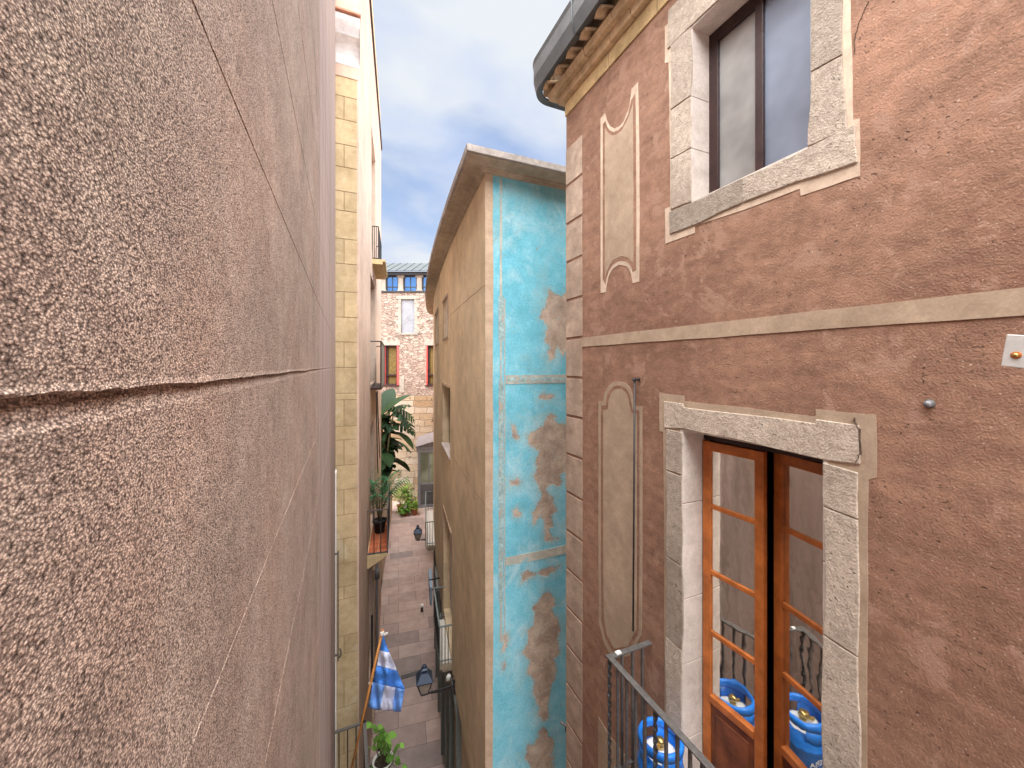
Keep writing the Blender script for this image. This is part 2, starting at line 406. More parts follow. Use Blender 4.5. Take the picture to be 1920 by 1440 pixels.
def leafmat(name, c, c2):
    m, t, b = base_mat(name)
    geo = t.new('ShaderNodeNewGeometry')
    t.put(b.inputs['Base Color'], t.ramp(geo.outputs['Random Per Island'], [(0, c2), (.6, c), (1, scl(c, 1.6))]))
    b.inputs['Roughness'].default_value = .6; b.inputs['Specular IOR Level'].default_value = .15
    tl = t.new('ShaderNodeBsdfTranslucent'); tl.inputs['Color'].default_value = (*scl(c, 1.5), 1)
    mx = t.new('ShaderNodeMixShader'); mx.inputs[0].default_value = .15
    t.l.new(b.outputs[0], mx.inputs[1]); t.l.new(tl.outputs[0], mx.inputs[2]); t.l.new(mx.outputs[0], t.n['Material Output'].inputs['Surface'])
    return m
M['leaf_dark'] = leafmat('dark_leaf', (.020, .046, .016), (.008, .020, .010))
M['leaf_palm'] = leafmat('palm_leaf', (.045, .14, .055), (.012, .05, .025))
M['leaf_lime'] = leafmat('lime_leaf', (.22, .34, .06), (.08, .16, .03))
M['leaf_mid'] = leafmat('mid_leaf', (.12, .25, .04), (.05, .11, .02))
M['stem'] = plain('plant_stem', (.10, .09, .04), .8, 0, .3, 20)

# coarse sprayed stucco beside the camera
def stucco():
    m, t, b = base_mat('sprayed_stucco'); v = t.coord()
    sep = t.new('ShaderNodeSeparateXYZ'); t.put(sep.inputs[0], v); y = sep.outputs[1]
    near = t.new('ShaderNodeMapRange'); near.interpolation_type = 'SMOOTHSTEP'
    t.put(near.inputs['Value'], t.math('ADD', y, t.math('MULTIPLY', t.noise(v, 1.1, 2, .5), .12)))
    near.inputs['From Min'].default_value = 1.06; near.inputs['From Max'].default_value = 1.30
    near.inputs['To Min'].default_value = 1; near.inputs['To Max'].default_value = 0
    nr = near.outputs[0]
    g1 = t.voro(t.mapv(v, (1, .8, 1)), 430, 'F1'); g2 = t.noise(v, 620, 4, .65); g3 = t.noise(v, 230, 3, .6)
    h = t.math('ADD', t.math('MULTIPLY', t.math('SUBTRACT', 1, g1), .7), t.math('ADD', t.math('MULTIPLY', g2, .9), t.math('MULTIPLY', g3, .7)))
    big = t.noise(v, 3.2, 5, .6); mid = t.noise(t.mapv(v, (1, 1, 1.2)), 16, 5, .65)
    f = t.math('ADD', t.math('MULTIPLY', big, .5), t.math('MULTIPLY', mid, .5))
    ca = t.ramp(f, [(.36, (.222, .162, .137)), (.5, (.29, .217, .186)), (.64, (.35, .272, .236))])
    grain = t.ramp(t.math('DIVIDE', h, 2.0), [(.38, (.16, .12, .10)), (.52, (.75, .72, .69)), (.60, (1.2, 1.17, 1.1)), (.68, (2.3, 2.3, 2.15))])
    ca = t.mix(1.0, ca, grain, 'MULTIPLY')
    st = t.noise(t.mapv(v, (1, 3.2, .18)), 3.4, 5, .62); st2 = t.noise(t.mapv(v, (1, 9, .25)), 3.1, 4, .6)
    tint = t.noise(t.mapv(v, (1, 1, 1), (3, 8, 2)), 2.1, 4, .6)
    ca = t.mix(.4, ca, t.ramp(tint, [(.35, (.86, .93, .90)), (.5, (1, 1, 1)), (.64, (1.22, 1.08, 1.02))]), 'MULTIPLY')
    cb = t.ramp(t.math('ADD', t.math('MULTIPLY', st, .6), t.math('MULTIPLY', st2, .4)),
                [(.36, (.225, .163, .139)), (.5, (.312, .232, .204)), (.64, (.40, .31, .276))])
    cb = t.mix(.35, cb, t.ramp(g2, [(.3, .5), (.7, 1.15)]), 'MULTIPLY')
    t.put(b.inputs['Base Color'], t.mix(nr, cb, ca)); b.inputs['Roughness'].default_value = .9; b.inputs['Specular IOR Level'].default_value = .25
    b1 = t.new('ShaderNodeBump'); b1.inputs['Distance'].default_value = .0028
    t.put(b1.inputs['Height'], h); t.put(b1.inputs['Strength'], t.math('ADD', t.math('MULTIPLY', nr, .78), .12))
    t.put(b.inputs['Normal'], b1.outputs[0])
    return m
M['stucco'] = stucco()

def turquoise():
    m, t, b = base_mat('turquoise_limewash'); v = t.coord()
    n1 = t.noise(v, .9, 5, .6); n2 = t.noise(v, 5, 6, .68); n3 = t.noise(v, 40, 3, .6)
    f = t.math('ADD', t.math('MULTIPLY', n1, .5), t.math('MULTIPLY', n2, .5))
    col = t.ramp(f, [(.35, (.125, .42, .53)), (.5, (.185, .55, .68)), (.66, (.30, .65, .76))])
    wv = t.noise(t.mapv(v, (1, 1, .7)), 2.2, 6, .72, .5)
    col = t.mix(t.math('MULTIPLY', t.ramp(wv, [(.5, 0), (.66, 1)]), .5), col, (.58, .74, .76))
    gr = t.noise(t.mapv(v, (1, 1, 1), (4, 4, 4)), 1.3, 6, .7, .3)
    col = t.mix(t.math('MULTIPLY', t.ramp(gr, [(.52, 0), (.66, 1)]), .5), col, (.34, .50, .50))
    br = t.noise(t.mapv(v, (1, 1, 1), (9, 1, 3)), 3.4, 6, .72, .4)
    col = t.mix(t.math('MULTIPLY', t.ramp(br, [(.64, 0), (.69, 1)]), .75), col, (.36, .27, .19))
    at_ = t.new('ShaderNodeAttribute', attribute_name='wear'); wr = at_.outputs['Fac']
    e1 = t.noise(v, 9, 6, .68, .3); e2 = t.noise(v, 34, 4, .6)
    we = t.math('ADD', wr, t.math('ADD', t.math('MULTIPLY', t.math('SUBTRACT', e1, .5), .20), t.math('MULTIPLY', t.math('SUBTRACT', e2, .5), .05)))
    halo = t.ramp(t.math('ADD', t.math('MULTIPLY', we, 2.2), .5), [(.30, 0), (.55, 1)])
    wm = t.ramp(t.math('ADD', t.math('MULTIPLY', we, 4), .5), [(.46, 0), (.60, 1)])
    bn = t.noise(v, 4.2, 6, .68, .5); bn2 = t.noise(t.mapv(v, (1, 1, 1), (5, 5, 5)), 11, 5, .65)
    bare = t.ramp(bn, [(.34, (.31, .215, .155)), (.5, (.47, .345, .255)), (.64, (.60, .475, .36))])
    bare = t.mix(t.math('MULTIPLY', t.ramp(bn2, [(.5, 0), (.66, 1)]), .28), bare, (.36, .42, .40))
    col = t.mix(t.math('MULTIPLY', halo, .45), col, (.36, .44, .42))
    col = t.mix(t.math('MULTIPLY', wm, .92), col, bare)
    col = t.mix(.3, col, t.ramp(n3, [(.3, .45), (.7, 1.1)]), 'MULTIPLY')
    t.put(b.inputs['Base Color'], col); b.inputs['Roughness'].default_value = .9; b.inputs['Specular IOR Level'].default_value = .2
    h = t.math('ADD', t.math('MULTIPLY', n2, 1.2), t.math('MULTIPLY', n3, .7))
    h = t.math('ADD', h, t.math('MULTIPLY', wm, t.math('SUBTRACT', t.math('MULTIPLY', bn2, 3.5), 3.2)))
    t.put(b.inputs['Normal'], t.bump(h, .6, .005))
    return m
M['turq'] = turquoise()

def paving():
    m, t, b = base_mat('alley_paving'); v = t.mapv(t.coord(), rot=(0, 0, math.radians(7)))
    wob = t.noise(v, .35, 2, .5)
    br = t.new('ShaderNodeTexBrick'); t.put(br.inputs['Vector'], v)
    br.offset = .37; br.offset_frequency = 2; br.squash = 1.35; br.squash_frequency = 3
    br.inputs['Scale'].default_value = 1; br.inputs['Brick Width'].default_value = 1.25; br.inputs['Row Height'].default_value = .72
    br.inputs['Mortar Size'].default_value = .008; br.inputs['Mortar Smooth'].default_value = .3; br.inputs['Bias'].default_value = .0
    br.inputs['Color1'].default_value = (0, 0, 0, 1); br.inputs['Color2'].default_value = (1, 1, 1, 1); br.inputs['Mortar'].default_value = (.5, .5, .5, 1)
    col = t.ramp(br.outputs['Color'], [(0, (.23, .185, .17)), (.25, (.335, .245, .215)), (.6, (.41, .295, .25)), (.85, (.36, .275, .245)), (1, (.455, .34, .29))])
    n = t.noise(v, 2.2, 6, .65); n2 = t.noise(v, 30, 4, .6)
    col = t.mix(.5, col, t.ramp(n, [(.3, .55), (.7, 1.25)]), 'MULTIPLY')
    col = t.mix(.3, col, t.ramp(n2, [(.3, .6), (.7, 1.1)]), 'MULTIPLY')
    col = t.mix(br.outputs['Fac'], col, (.11, .08, .07))
    t.put(b.inputs['Base Color'], col); b.inputs['Roughness'].default_value = .75; b.inputs['Specular IOR Level'].default_value = .3
    t.put(b.inputs['Normal'], t.bump(t.math('SUBTRACT', n2, br.outputs['Fac']), .4, .006))
    return m
M['paving'] = paving()

def masonry(name, w, h, cols, gap, gapcol, dist, cells=False):
    m, t, b = base_mat(name)
    uvn = t.new('ShaderNodeUVMap')
    v0 = t.coord('UV')
    nv = t.new('ShaderNodeTexNoise'); t.put(nv.inputs['Vector'], v0); nv.inputs['Scale'].default_value = 1.6 / h * .5; nv.inputs['Detail'].default_value = 3
    off = t.new('ShaderNodeVectorMath', operation='MULTIPLY_ADD'); t.put(off.inputs[0], nv.outputs['Color'])
    off.inputs[1].default_value = (dist, dist, 0); t.put(off.inputs[2], v0)
    v = off.outputs[0]
    br = t.new('ShaderNodeTexBrick'); t.put(br.inputs['Vector'], v); br.offset = .43; br.squash = 1.5; br.squash_frequency = 3
    br.inputs['Scale'].default_value = 1; br.inputs['Brick Width'].default_value = w; br.inputs['Row Height'].default_value = h
    br.inputs['Mortar Size'].default_value = gap; br.inputs['Mortar Smooth'].default_value = .4
    br.inputs['Color1'].default_value = (0, 0, 0, 1); br.inputs['Color2'].default_value = (1, 1, 1, 1); br.inputs['Mortar'].default_value = (.5, .5, .5, 1)
    bfac, bcol = br.outputs['Fac'], br.outputs['Color']
    if cells:
        vc = t.mapv(v, (1 / w, 1 / h, 1)); vn = t.new('ShaderNodeTexVoronoi', feature='DISTANCE_TO_EDGE'); t.put(vn.inputs['Vector'], vc); vn.inputs['Scale'].default_value = 1; vn.inputs['Randomness'].default_value = .8
        v2 = t.new('ShaderNodeTexVoronoi'); t.put(v2.inputs['Vector'], vc); v2.inputs['Scale'].default_value = 1; v2.inputs['Randomness'].default_value = .8
        bfac = t.ramp(vn.outputs['Distance'], [(.02, 1), (.10, 0)]); sp_ = t.new('ShaderNodeSeparateColor'); t.put(sp_.inputs[0], v2.outputs['Color']); bcol = sp_.outputs[0]
    col = t.ramp(bcol, [(0, cols[0]), (.35, cols[1]), (.7, cols[2]), (1, cols[3])])
    n = t.noise(v0, 1.2, 6, .7); n2 = t.noise(v0, 9, 5, .7)
    col = t.mix(.55, col, t.ramp(n, [(.3, .6), (.7, 1.25)]), 'MULTIPLY'); col = t.mix(.6, col, t.ramp(n2, [(.3, .5), (.65, 1.15)]), 'MULTIPLY')
    hole = t.ramp(t.noise(v0, 3.1 / h * .45, 3, .6), [(.31, 1), (.36, 0)])
    gm = t.math('MULTIPLY', bfac, t.ramp(t.noise(v0, 2.4, 4, .7), [(.38, .25), (.62, 1)]))
    gm = t.math('MAXIMUM', gm, t.math('MULTIPLY', hole, .9))
    col = t.mix(gm, col, gapcol)
    t.put(b.inputs['Base Color'], col); b.inputs['Roughness'].default_value = .95
    t.put(b.inputs['Normal'], t.bump(t.math('SUBTRACT', n2, t.math('MULTIPLY', gm, 2)), .9, .04))
    return m
M['rubble'] = masonry('small_rubble_masonry', .42, .17, ((.235, .165, .13), (.31, .225, .18), (.36, .275, .22), (.40, .32, .265)), .014, (.17, .115, .085), .10, True)
M['ashlar'] = masonry('big_eroded_blocks', 1.05, .52, ((.26, .165, .085), (.36, .255, .155), (.40, .315, .22), (.44, .375, .30)), .02, (.075, .045, .026), .26)

# ------------------------------------------------------------------ ground
mb = MB(); mb.add([(-150, -150, GZ), (150, -150, GZ), (150, 150, GZ), (-150, 150, GZ)], [(0, 1, 2, 3)])
o = mb.build('pavement', M['paving']); o['kind'] = 'structure'

# ------------------------------------------------------------------ stucco building right beside the camera
def left_building():
    R = thing('stucco_building', 'pinkish brown building with coarse sprayed stucco filling the left of the view', 'building', (-.6, 2, GZ))
    gz = [FL.hit(u, v)[1] for u, v in ((567, 495), (570, 300))]
    g0 = FL.hit(250, 733)[1]; gl = [FL.hit(506, 1034)[1], FL.hit(555, 1142)[1]]
    sp = gz[1] - gz[0]
    grooves = [(g0, .0062, .0065)] + [(z, .0022, .006) for z in gz] + [(z, .0016, -.0022) for z in gl]
    z = gz[1]
    while z < 6.9: z += sp; grooves.append((z, .0022, .006))
    z = gl[1]
    while z > -10: z -= sp; grooves.append((z, .0012, -.0014))
    ys = [-3.0, -2, -1, -.4, 0]; y = .02
    while y < 8.2: ys.append(y); y += max(.012, y * .02)
    ys.append(8.25)
    rows = [(-11.0, 0, 0, 0)]
    for (zc, hw, dp) in sorted(grooves):
        big = hw > .004
        if big: rows += [(zc - hw * 3.2, 0, 0, .4), (zc - hw * 2.4, -.0035, 1, 1), (zc - hw * .9, -.0045, 1, 1), (zc - hw * .4, -dp, 1, 1), (zc + hw * .5, -dp, 1, 1), (zc + hw * .9, .0015, 1, 1), (zc + hw * 1.6, 0, 0, .5)]
        else: rows += [(zc - hw, 0, .5, .4), (zc - hw * .5, -dp, .5, .4), (zc + hw * .5, -dp, .5, .4), (zc + hw, .0005, .5, .4)]
    rows += [(3.4, 0, 0, 0), (5.6, 0, 0, 0), (7.6, 0, 0, 0)]; rows.sort(key=lambda r_: r_[0])
    top_at = lambda y: 3.4 if y < 2.2 else (5.6 if y < 5 else 7.6)  # unseen wall top stepped down towards the camera to let in more skylight
    mb = MB(); vs = []; fs = []; n = len(rows)
    for y in ys:
        for j, (z, d, a, wz) in enumerate(rows):
            base = mnoise.noise(Vector((y * 2.2, round(z * 2), 3))) * .004 + mnoise.noise(Vector((y * 9, round(z * 2), 5))) * .002
            if a == 1: zz0 = g0; z = g0 + (z - g0) * (1 if y < .25 else max(.32, 1 - (y - .25) * 1.6)) * (1 + .3 * mnoise.noise(Vector((y * 6, 1, 1))))
            jit = mnoise.noise(Vector((y * 45, j * 7.1, 1))) * .0022 + mnoise.noise(Vector((y * 140, j * 3.3, 9))) * .0012
            fade = (1 if y < 2.2 else .55) if a == 1 else (.5 + .5 * mnoise.noise(Vector((y * 3, j, 2))))
            vs.append((-.172 + d * fade + (jit * .8 if a == 1 else 0), y, z + (base + jit) * wz))
    for i in range(len(ys) - 1):
        for j in range(n - 1):
            if (rows[j][0] + rows[j + 1][0]) / 2 < top_at(ys[i]): fs.append((i * n + j, (i + 1) * n + j, (i + 1) * n + j + 1, i * n + j + 1))
    mb.add(vs, fs)
    mb.add([(-.172, 8.25, -11), (-.172, 8.25, 7.6), (-1.4, 8.25, 7.6), (-1.4, 8.25, -11)], [(0, 1, 2, 3)])
    ysn = sorted(ys); ya_ = min(y for y in ys if y >= 2.2); yb_ = min(y for y in ys if y >= 5)
    mb.add([(-.172, -3, -11), (-.172, -3, 3.4), (-1.4, -3, 3.4), (-1.4, -3, -11)], [(0, 1, 2, 3)])
    for a, b, z in ((-3, ya_, 3.4), (ya_, yb_, 5.6), (yb_, 8.25, 7.6)): mb.add([(-.172, a, z), (-.172, b, z), (-1.4, b, z), (-1.4, a, z)], [(0, 1, 2, 3)])
    for y, a, b in ((ya_, 3.4, 5.6), (yb_, 5.6, 7.6)): mb.add([(-.172, y, a), (-.172, y, b), (-1.4, y, b), (-1.4, y, a)], [(0, 1, 2, 3)])
    mb.build('wall', M['stucco'], R)
    # white painted jamb strip at the far corner, and the iron shutter bar with its keeper
    mb = MB(); mb.box(-.171, -.150, 7.9, 8.2, -11, -2.0); mb.build('corner_trim', M['white'], R)
    q = 7.6
    tt = SN * -.13 + CS * q; zt = (HOR - 1034) / FPX * tt; zb = (HOR - 1240) / FPX * tt
    mb = MB(); mb.bar((-.115, q, zb), (-.115, q, zt), .022); mb.bar((-.172, q, zt - .04), (-.10, q, zt - .04), .025)
    zz = (HOR - 1228) / FPX * tt
    mb.bar((-.172, q, zz), (-.10, q, zz), .028); mb.tube([(-.10, q, zz - .06), (-.07, q, zz - .03), (-.065, q, zz + .04), (-.085, q, zz + .10)], .014)
    mb.build('shutter_bar', M['iron'], R)
    # balcony with iron railing
    yb, xb, zr = 7.6, .33, -6.55
    B = MB(); B.box(-.172, xb + .03, 4.6, yb + .03, -7.62, -7.5); bal = B.build('balcony_slab', M['edge'], R, .01)
    mb = MB(); mb.bar((-.172, yb, zr), (xb + .02, yb, zr), .055, .02); mb.bar((xb, yb + .02, zr), (xb, 4.6, zr), .055, .02)
    mb.bar((-.172, yb, -7.40), (xb, yb, -7.40), .03, .02); mb.bar((xb, yb, -7.40), (xb, 4.6, -7.40), .03, .02)
    rl = mb.build('railing', M['iron'], R)
    for i in range(4):
        x = -.10 + i * .142 if i < 3 else xb
        m2 = MB(); m2.bar((x, yb, -7.5), (x, yb, zr - .01), .022 if i < 3 else .035); m2.build('baluster', M['iron_dark'], rl)
    for i in range(20):
        y = yb - .14 * (i + 1)
        m2 = MB(); m2.bar((xb, y, -7.5), (xb, y, zr - .01), .022); m2.build('baluster', M['iron_dark'], rl)
left_building()

# ------------------------------------------------------------------ brown sgraffito house on the right
def brown_building():
    R = thing('brown_house', 'brown plastered house with painted beige panels, stone framed window and orange balcony door', 'building', (2.6, 1.5, GZ))
    wy0, wy1, wz0, wz1 = 1.213, 1.961, 1.13, 2.335
    dy0, dy1, dz0, dz1 = 1.157, 2.039, -3.1, -.455
    mb = MB()
    # the second row of openings below (out of the photo's frame) continues the facade
    wall(mb, FB, -3.0, 3.61, -11, 2.98, [(wy0, wy1, wz0, wz1, .34), (dy0, dy1, dz0, dz1, .42)], .6)
    mb.add([(2.2, 3.61, -11), (7.5, 3.61, -11), (7.5, 3.61, 2.98), (2.2, 3.61, 2.98)], [(0, 1, 2, 3)])
    mb.build('wall', M['brown'], R)
    # rooms behind the openings
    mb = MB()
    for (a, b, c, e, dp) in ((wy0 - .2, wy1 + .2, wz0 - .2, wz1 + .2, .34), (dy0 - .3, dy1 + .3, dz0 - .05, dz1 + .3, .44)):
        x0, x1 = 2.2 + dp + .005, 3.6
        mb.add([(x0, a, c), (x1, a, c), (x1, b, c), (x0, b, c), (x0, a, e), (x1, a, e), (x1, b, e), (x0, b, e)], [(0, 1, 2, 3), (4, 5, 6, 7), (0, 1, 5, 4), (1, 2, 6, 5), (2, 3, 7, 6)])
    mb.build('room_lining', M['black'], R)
    # quoins
    mb = MB(); z = .289 + .015; k0 = -28
    for k in range(k0, 7):
        zz = .304 + k * .411
        if zz + .38 > 2.70: break
        fbox(mb, FB, 3.302 + random.uniform(-.004, .004), 3.612, 0, .006, zz, zz + .382)
        mb.box(2.196, 2.5, 3.608, 3.616, zz, zz + .382)
    mb.build('quoin', M['quoin'], R, .002, 1)
    # string course
    mb = MB(); a = FB.hit(1095, 632); pts = []
    for i in range(30):
        y = 3.30 - i * (6.3 / 29); pts.append((y, .285 - .009 * (3.3 - y) / 3 + random.uniform(-.002, .002)))
    low = [(y, .192 - .014 * (3.3 - y) / 3 + random.uniform(-.0025, .0025)) for y, _ in pts]
    sheet(mb, FB, pts + low[::-1], 0, .005, False); mb.build('painted_band', M['sgraf'], R)
    # upper shaped panel
    outer = [(1126, 222), (1134, 212), (1138, 226), (1143, 236), (1152, 241), (1161, 237), (1169, 228), (1180, 200), (1184, 167), (1196, 154), (1198, 250), (1199, 400), (1198, 528), (1186, 531),
             (1183, 513), (1178, 503), (1173, 499), (1165, 497), (1159, 497), (1148, 505), (1141, 518), (1137, 535), (1136, 548), (1126, 549), (1126, 400), (1126, 300)]
    inner = [(1134, 244), (1135.5, 240), (1138, 246), (1142, 251), (1149, 254), (1156, 252), (1165, 245), (1176, 226), (1183, 206), (1186.5, 194), (1187, 260), (1187.5, 400), (1187.5, 486), (1186.5, 492),
             (1184, 490), (1180, 485), (1174, 482), (1168, 480.5), (1162, 481), (1151, 487), (1143, 497), (1137, 509), (1134.5, 519), (1134, 500), (1134, 400), (1134, 300)]
    def panel(outer, inner, bm):
        mb = MB(); sheet(mb, FB, outer, 0, .003); p = mb.build('painted_panel', bm, R)
        mb = MB(); sheet(mb, FB, loop_mid(outer, inner, .52), .003, .0045); mb.build('painted_line', M['brown'], p)
        mb = MB(); sheet(mb, FB, inner, .0045, .006); mb.build('panel_field', M['sgraf'], p)
    panel(outer, inner, M['cream'])
    o2 = [(1122, 762), (1122, 752), (1131, 752), (1133, 738), (1137, 729), (1141, 723), (1149, 717), (1157, 715), (1166, 716), (1174, 719), (1180, 726), (1184, 735), (1187, 748), (1190, 762), (1197, 762), (1204, 762),
          (1204, 900), (1204, 1040), (1203, 1190), (1180, 1230), (1148, 1236), (1130, 1200), (1123, 1166), (1122, 1040), (1122, 900)]
    i2 = [(1131, 773), (1132, 769), (1140, 767), (1141, 752), (1144, 742), (1147, 736), (1152, 731), (1158, 729), (1164, 730), (1170, 733), (1175, 740), (1178, 748), (1180, 760), (1183, 774), (1190, 775), (1194, 777),
          (1194, 900), (1194, 1040), (1193, 1180), (1176, 1212), (1152, 1216), (1138, 1190), (1132, 1160), (1131, 1040), (1131, 900)]
    panel(o2, i2, M['sgraf'])
    o3 = [(FB.hit(1122, 1343)[0], FB.hit(1122, 1343)[1]), (FB.hit(1204, 1400)[0], FB.hit(1122, 1343)[1] - .02)]
    mb = MB(); ya, yb, zt = o3[0][0], o3[1][0], o3[0][1]
    sheet(mb, FB, [(ya, zt), (ya - .16, zt - .03), (yb, zt), (yb, zt - 2.2), (ya, zt - 2.2)], 0, .003, False); mb.build('painted_panel', M['sgraf'], R)
    # ---- window: painted border, stone blocks, frame, panes
    W = MB()
    sheet(W, FB, holed([FB.hit(u, v) for u, v in rough_poly([(1247, 50), (1250, 47), (1310, -8), (1360, -60), (1592, -330), (1592, -60), (1596, 60), (1599, 160), (1600, 226), (1612, 222), (1613, 330), (1560, 348), (1502, 367), (1500, 354), (1400, 392), (1303, 424), (1303, 437), (1248, 457), (1247, 392), (1257, 387), (1256, 250), (1254, 117), (1247, 118)], 1, .012, 3)], wy0, wy1, wz0, wz1), 0, .003, False)
    wn = W.build('window_surround', M['cream'], R)
    mb = MB()
    def blk(pts, mat_mb, d=.012, seed=0): sheet(mat_mb, FB, rough_poly(pts, 2, .02, seed), 0, d, False)
    y0, y1 = wy0, wy1
    lj = FB.hit(1259, 250)[0]; rj = FB.hit(1581, 150)[0]
    zb = wz0; sillb = FB.hit(1300, 430)[1] + .03
    # far (left) jamb stones
    for i, (a, b) in enumerate(((zb + .003, 1.50), (1.506, 1.86), (1.866, 2.34))): blk([(y1, a), (lj, a + .012), (lj, b + .01), (y1, b)], mb, .012, i)
    # near (right) jamb stones
    for i, (a, b) in enumerate(((zb + .003, 1.50), (1.506, 2.04), (2.046, 2.34))):
        blk([(y0 + (.015 if i == 0 else 0), a), (rj - (.02 if i == 0 else 0), a - .01), (rj, b - .01), (y0, b)], mb, .012, 10 + i)
    blk([(rj - .03, 2.346), (lj + .03, 2.346), (lj + .02, 2.62), (rj - .02, 2.62)], mb, .014, 21)
    mid = (y0 + y1) / 2
    blk([(lj + .015, zb), (mid, zb - .002), (mid, sillb + .01), (lj + .01, sillb)], mb, .013, 22)
    blk([(mid - .005, zb - .002), (rj - .05, zb), (rj - .06, sillb - .02), (mid - .005, sillb + .012)], mb, .013, 23)
    st = mb.build('stone_block', M['stone'], wn, .004)
    mb = MB()   # dressed reveals
    for i, (a, b) in enumerate(((zb, 1.50), (1.504, 1.86), (1.864, wz1))):
        mb.box(2.196, 2.40, y1 - .004, y1 + .02, a, b); mb.box(2.196, 2.40, y0 - .02, y0 + .004, a, b)
    mb.box(2.196, 2.40, y0, y1, wz1 - .004, wz1 + .02); mb.box(2.196, 2.40, y0, y1, zb - .02, zb + .004)
    mb.build('reveal', M['stone_pale'], wn, .002)
    mb = MB(); xw = 2.36
    mb.box(xw, xw + .05, y1 - .075, y1 - .004, zb + .004, wz1 - .004); mb.box(xw, xw + .05, y0 + .004, y0 + .06, zb + .004, wz1 - .004)
    mb.box(xw, xw + .05, y0 + .06, y1 - .075, wz1 - .09, wz1 - .004); mb.box(xw + .01, xw + .05, y0 + .06, y1 - .075, zb + .004, zb + .03)
    mb.box(xw - .012, xw + .045, 1.565, 1.615, zb + .03, wz1 - .09)
    fr = mb.build('window_frame', M['frame_dark'], R, .004)
    mb = MB(); mb.box(xw + .02, xw + .026, 1.615, y1 - .075, zb + .03, wz1 - .09); mb.build('pane', M['pane_curtain'], fr)
    mb = MB(); mb.box(xw + .012, xw + .018, y0 + .06, 1.565, zb + .03, wz1 - .09); mb.build('pane', M['pane_blue'], fr)
    # ---- balcony door: painted border, stone jambs and lintel, two glazed leaves
    D = MB()
    sheet(D, FB, holed([FB.hit(u, v) for u, v in rough_poly([(1237, 737), (1283, 742), (1284, 752), (1400, 764), (1530, 781), (1530, 767), (1643, 778), (1644, 895), (1629, 899), (1628, 1100), (1626, 1440), (1624, 1900), (1500, 1900), (1280, 1700), (1246, 1500), (1246, 1100), (1244, 810), (1237, 808)], 1, .01, 5)], dy0, dy1, dz0, dz1), 0, .003, False)
    dn = D.build('door_surround', M['sgraf'], R)
    lj = FB.hit(1250, 1000)[0]; rj = FB.hit(1610, 1000)[0]; dl = FB.hit(1243, 775)[0]
    mb = MB()
    L = [FB.hit(u, v) for u, v in ((1246, 752), (1282, 757), (1284, 764), (1530, 794), (1531, 786), (1612, 797), (1614, 870), (1546, 862), (1281, 803), (1247, 802))]
    sheet(mb, FB, rough_poly(L, 2, .012, 3), 0, .012, False)
    zs = [-.47, -.78, -1.42, -2.02, -2.62, -3.1]
    for i in range(5): blk([(dy1, zs[i] - .004), (lj, zs[i] + .004), (lj, zs[i + 1] + .01), (dy1, zs[i + 1] + .004)], mb, .011, 30 + i)
    zs = [-.478, -.70, -1.34, -2.0, -2.5, -3.1]
    for i in range(5): blk([(dy0, zs[i] - .004), (rj, zs[i] - .02), (rj, zs[i + 1] - .012), (dy0, zs[i + 1] + .004)], mb, .012, 40 + i)
    mb.build('stone_block', M['stone'], dn, .004)
    mb = MB(); zs = [dz1, -.98, -1.66, -2.12, -2.66, -3.1]
    for i in range(5): mb.box(2.194, 2.47, dy1 - .005, dy1 + .02, zs[i + 1] + .003, zs[i]); mb.box(2.194, 2.47, dy0 - .02, dy0 + .005, zs[i + 1] + .003, zs[i])
    mb.box(2.194, 2.47, dy0, dy1, dz1 - .004, dz1 + .02)
    mb.build('reveal', M['stone_pale'], dn, .006)
    def leaf(hinge, along, width, ztop):
        """one door leaf: hinge point, unit vector along the leaf, four panes over a wooden panel"""
        hx, hy = hinge; ax, ay = along; nx, ny = ay, -ax
        if nx > 0: nx, ny = -nx, -ny
        def P(a, n_, z): return (hx + ax * a + nx * n_, hy + ay * a + ny * n_, z)
        def bx(m, a0, a1, n0, n1, z0, z1):
            m.hexa([P(a0, n0, z0), P(a1, n0, z0), P(a1, n1, z0), P(a0, n1, z0), P(a0, n0, z1), P(a1, n0, z1), P(a1, n1, z1), P(a0, n1, z1)])
        zl = -3.08; rails = [ztop, -1.0, -1.47, -1.9, -2.36]; sw = .058
        m = MB(); bx(m, 0, sw, -.02, .02, zl, ztop); bx(m, width - sw, width, -.02, .02, zl, ztop)
        bx(m, sw, width - sw, -.02, .02, ztop - .065, ztop)
        for z in rails[1:4]: bx(m, sw, width - sw, -.016, .016, z - .016, z + .016)
        bx(m, sw, width - sw, -.024, .026, rails[4] - .03, rails[4] + .02)
        f = m.build('door_leaf', M['wood'], R, .004)
        m = MB(); bx(m, sw, width - sw, -.012, .008, zl, rails[4] - .03); bx(m, sw + .04, width - sw - .04, .008, .016, zl + .1, rails[4] - .09)
        m.build('door_panel', M['wood_dark'], f, .003)
        zt = ztop - .065
        for i in range(4):
            zb_ = rails[i + 1] + (.016 if i < 3 else .02)
            m = MB(); bx(m, sw, width - sw, -.003, .003, zb_, zt); m.build('pane', M['pane'], f); zt = rails[i + 1] - .016
        return f
    a1 = math.radians(3); leaf((2.40, dy1 - .012), (math.sin(a1), -math.cos(a1)), .43, dz1 - .085)
    a2 = math.radians(13); leaf((2.405, dy0 + .01), (math.sin(a2), math.cos(a2)), .425, dz1 - .085)
    mb = MB(); mb.box(2.40, 2.46, dy0 + .006, dy1 - .006, dz1 - .075, dz1 - .006); mb.build('door_head', M['frame_dark'], R)
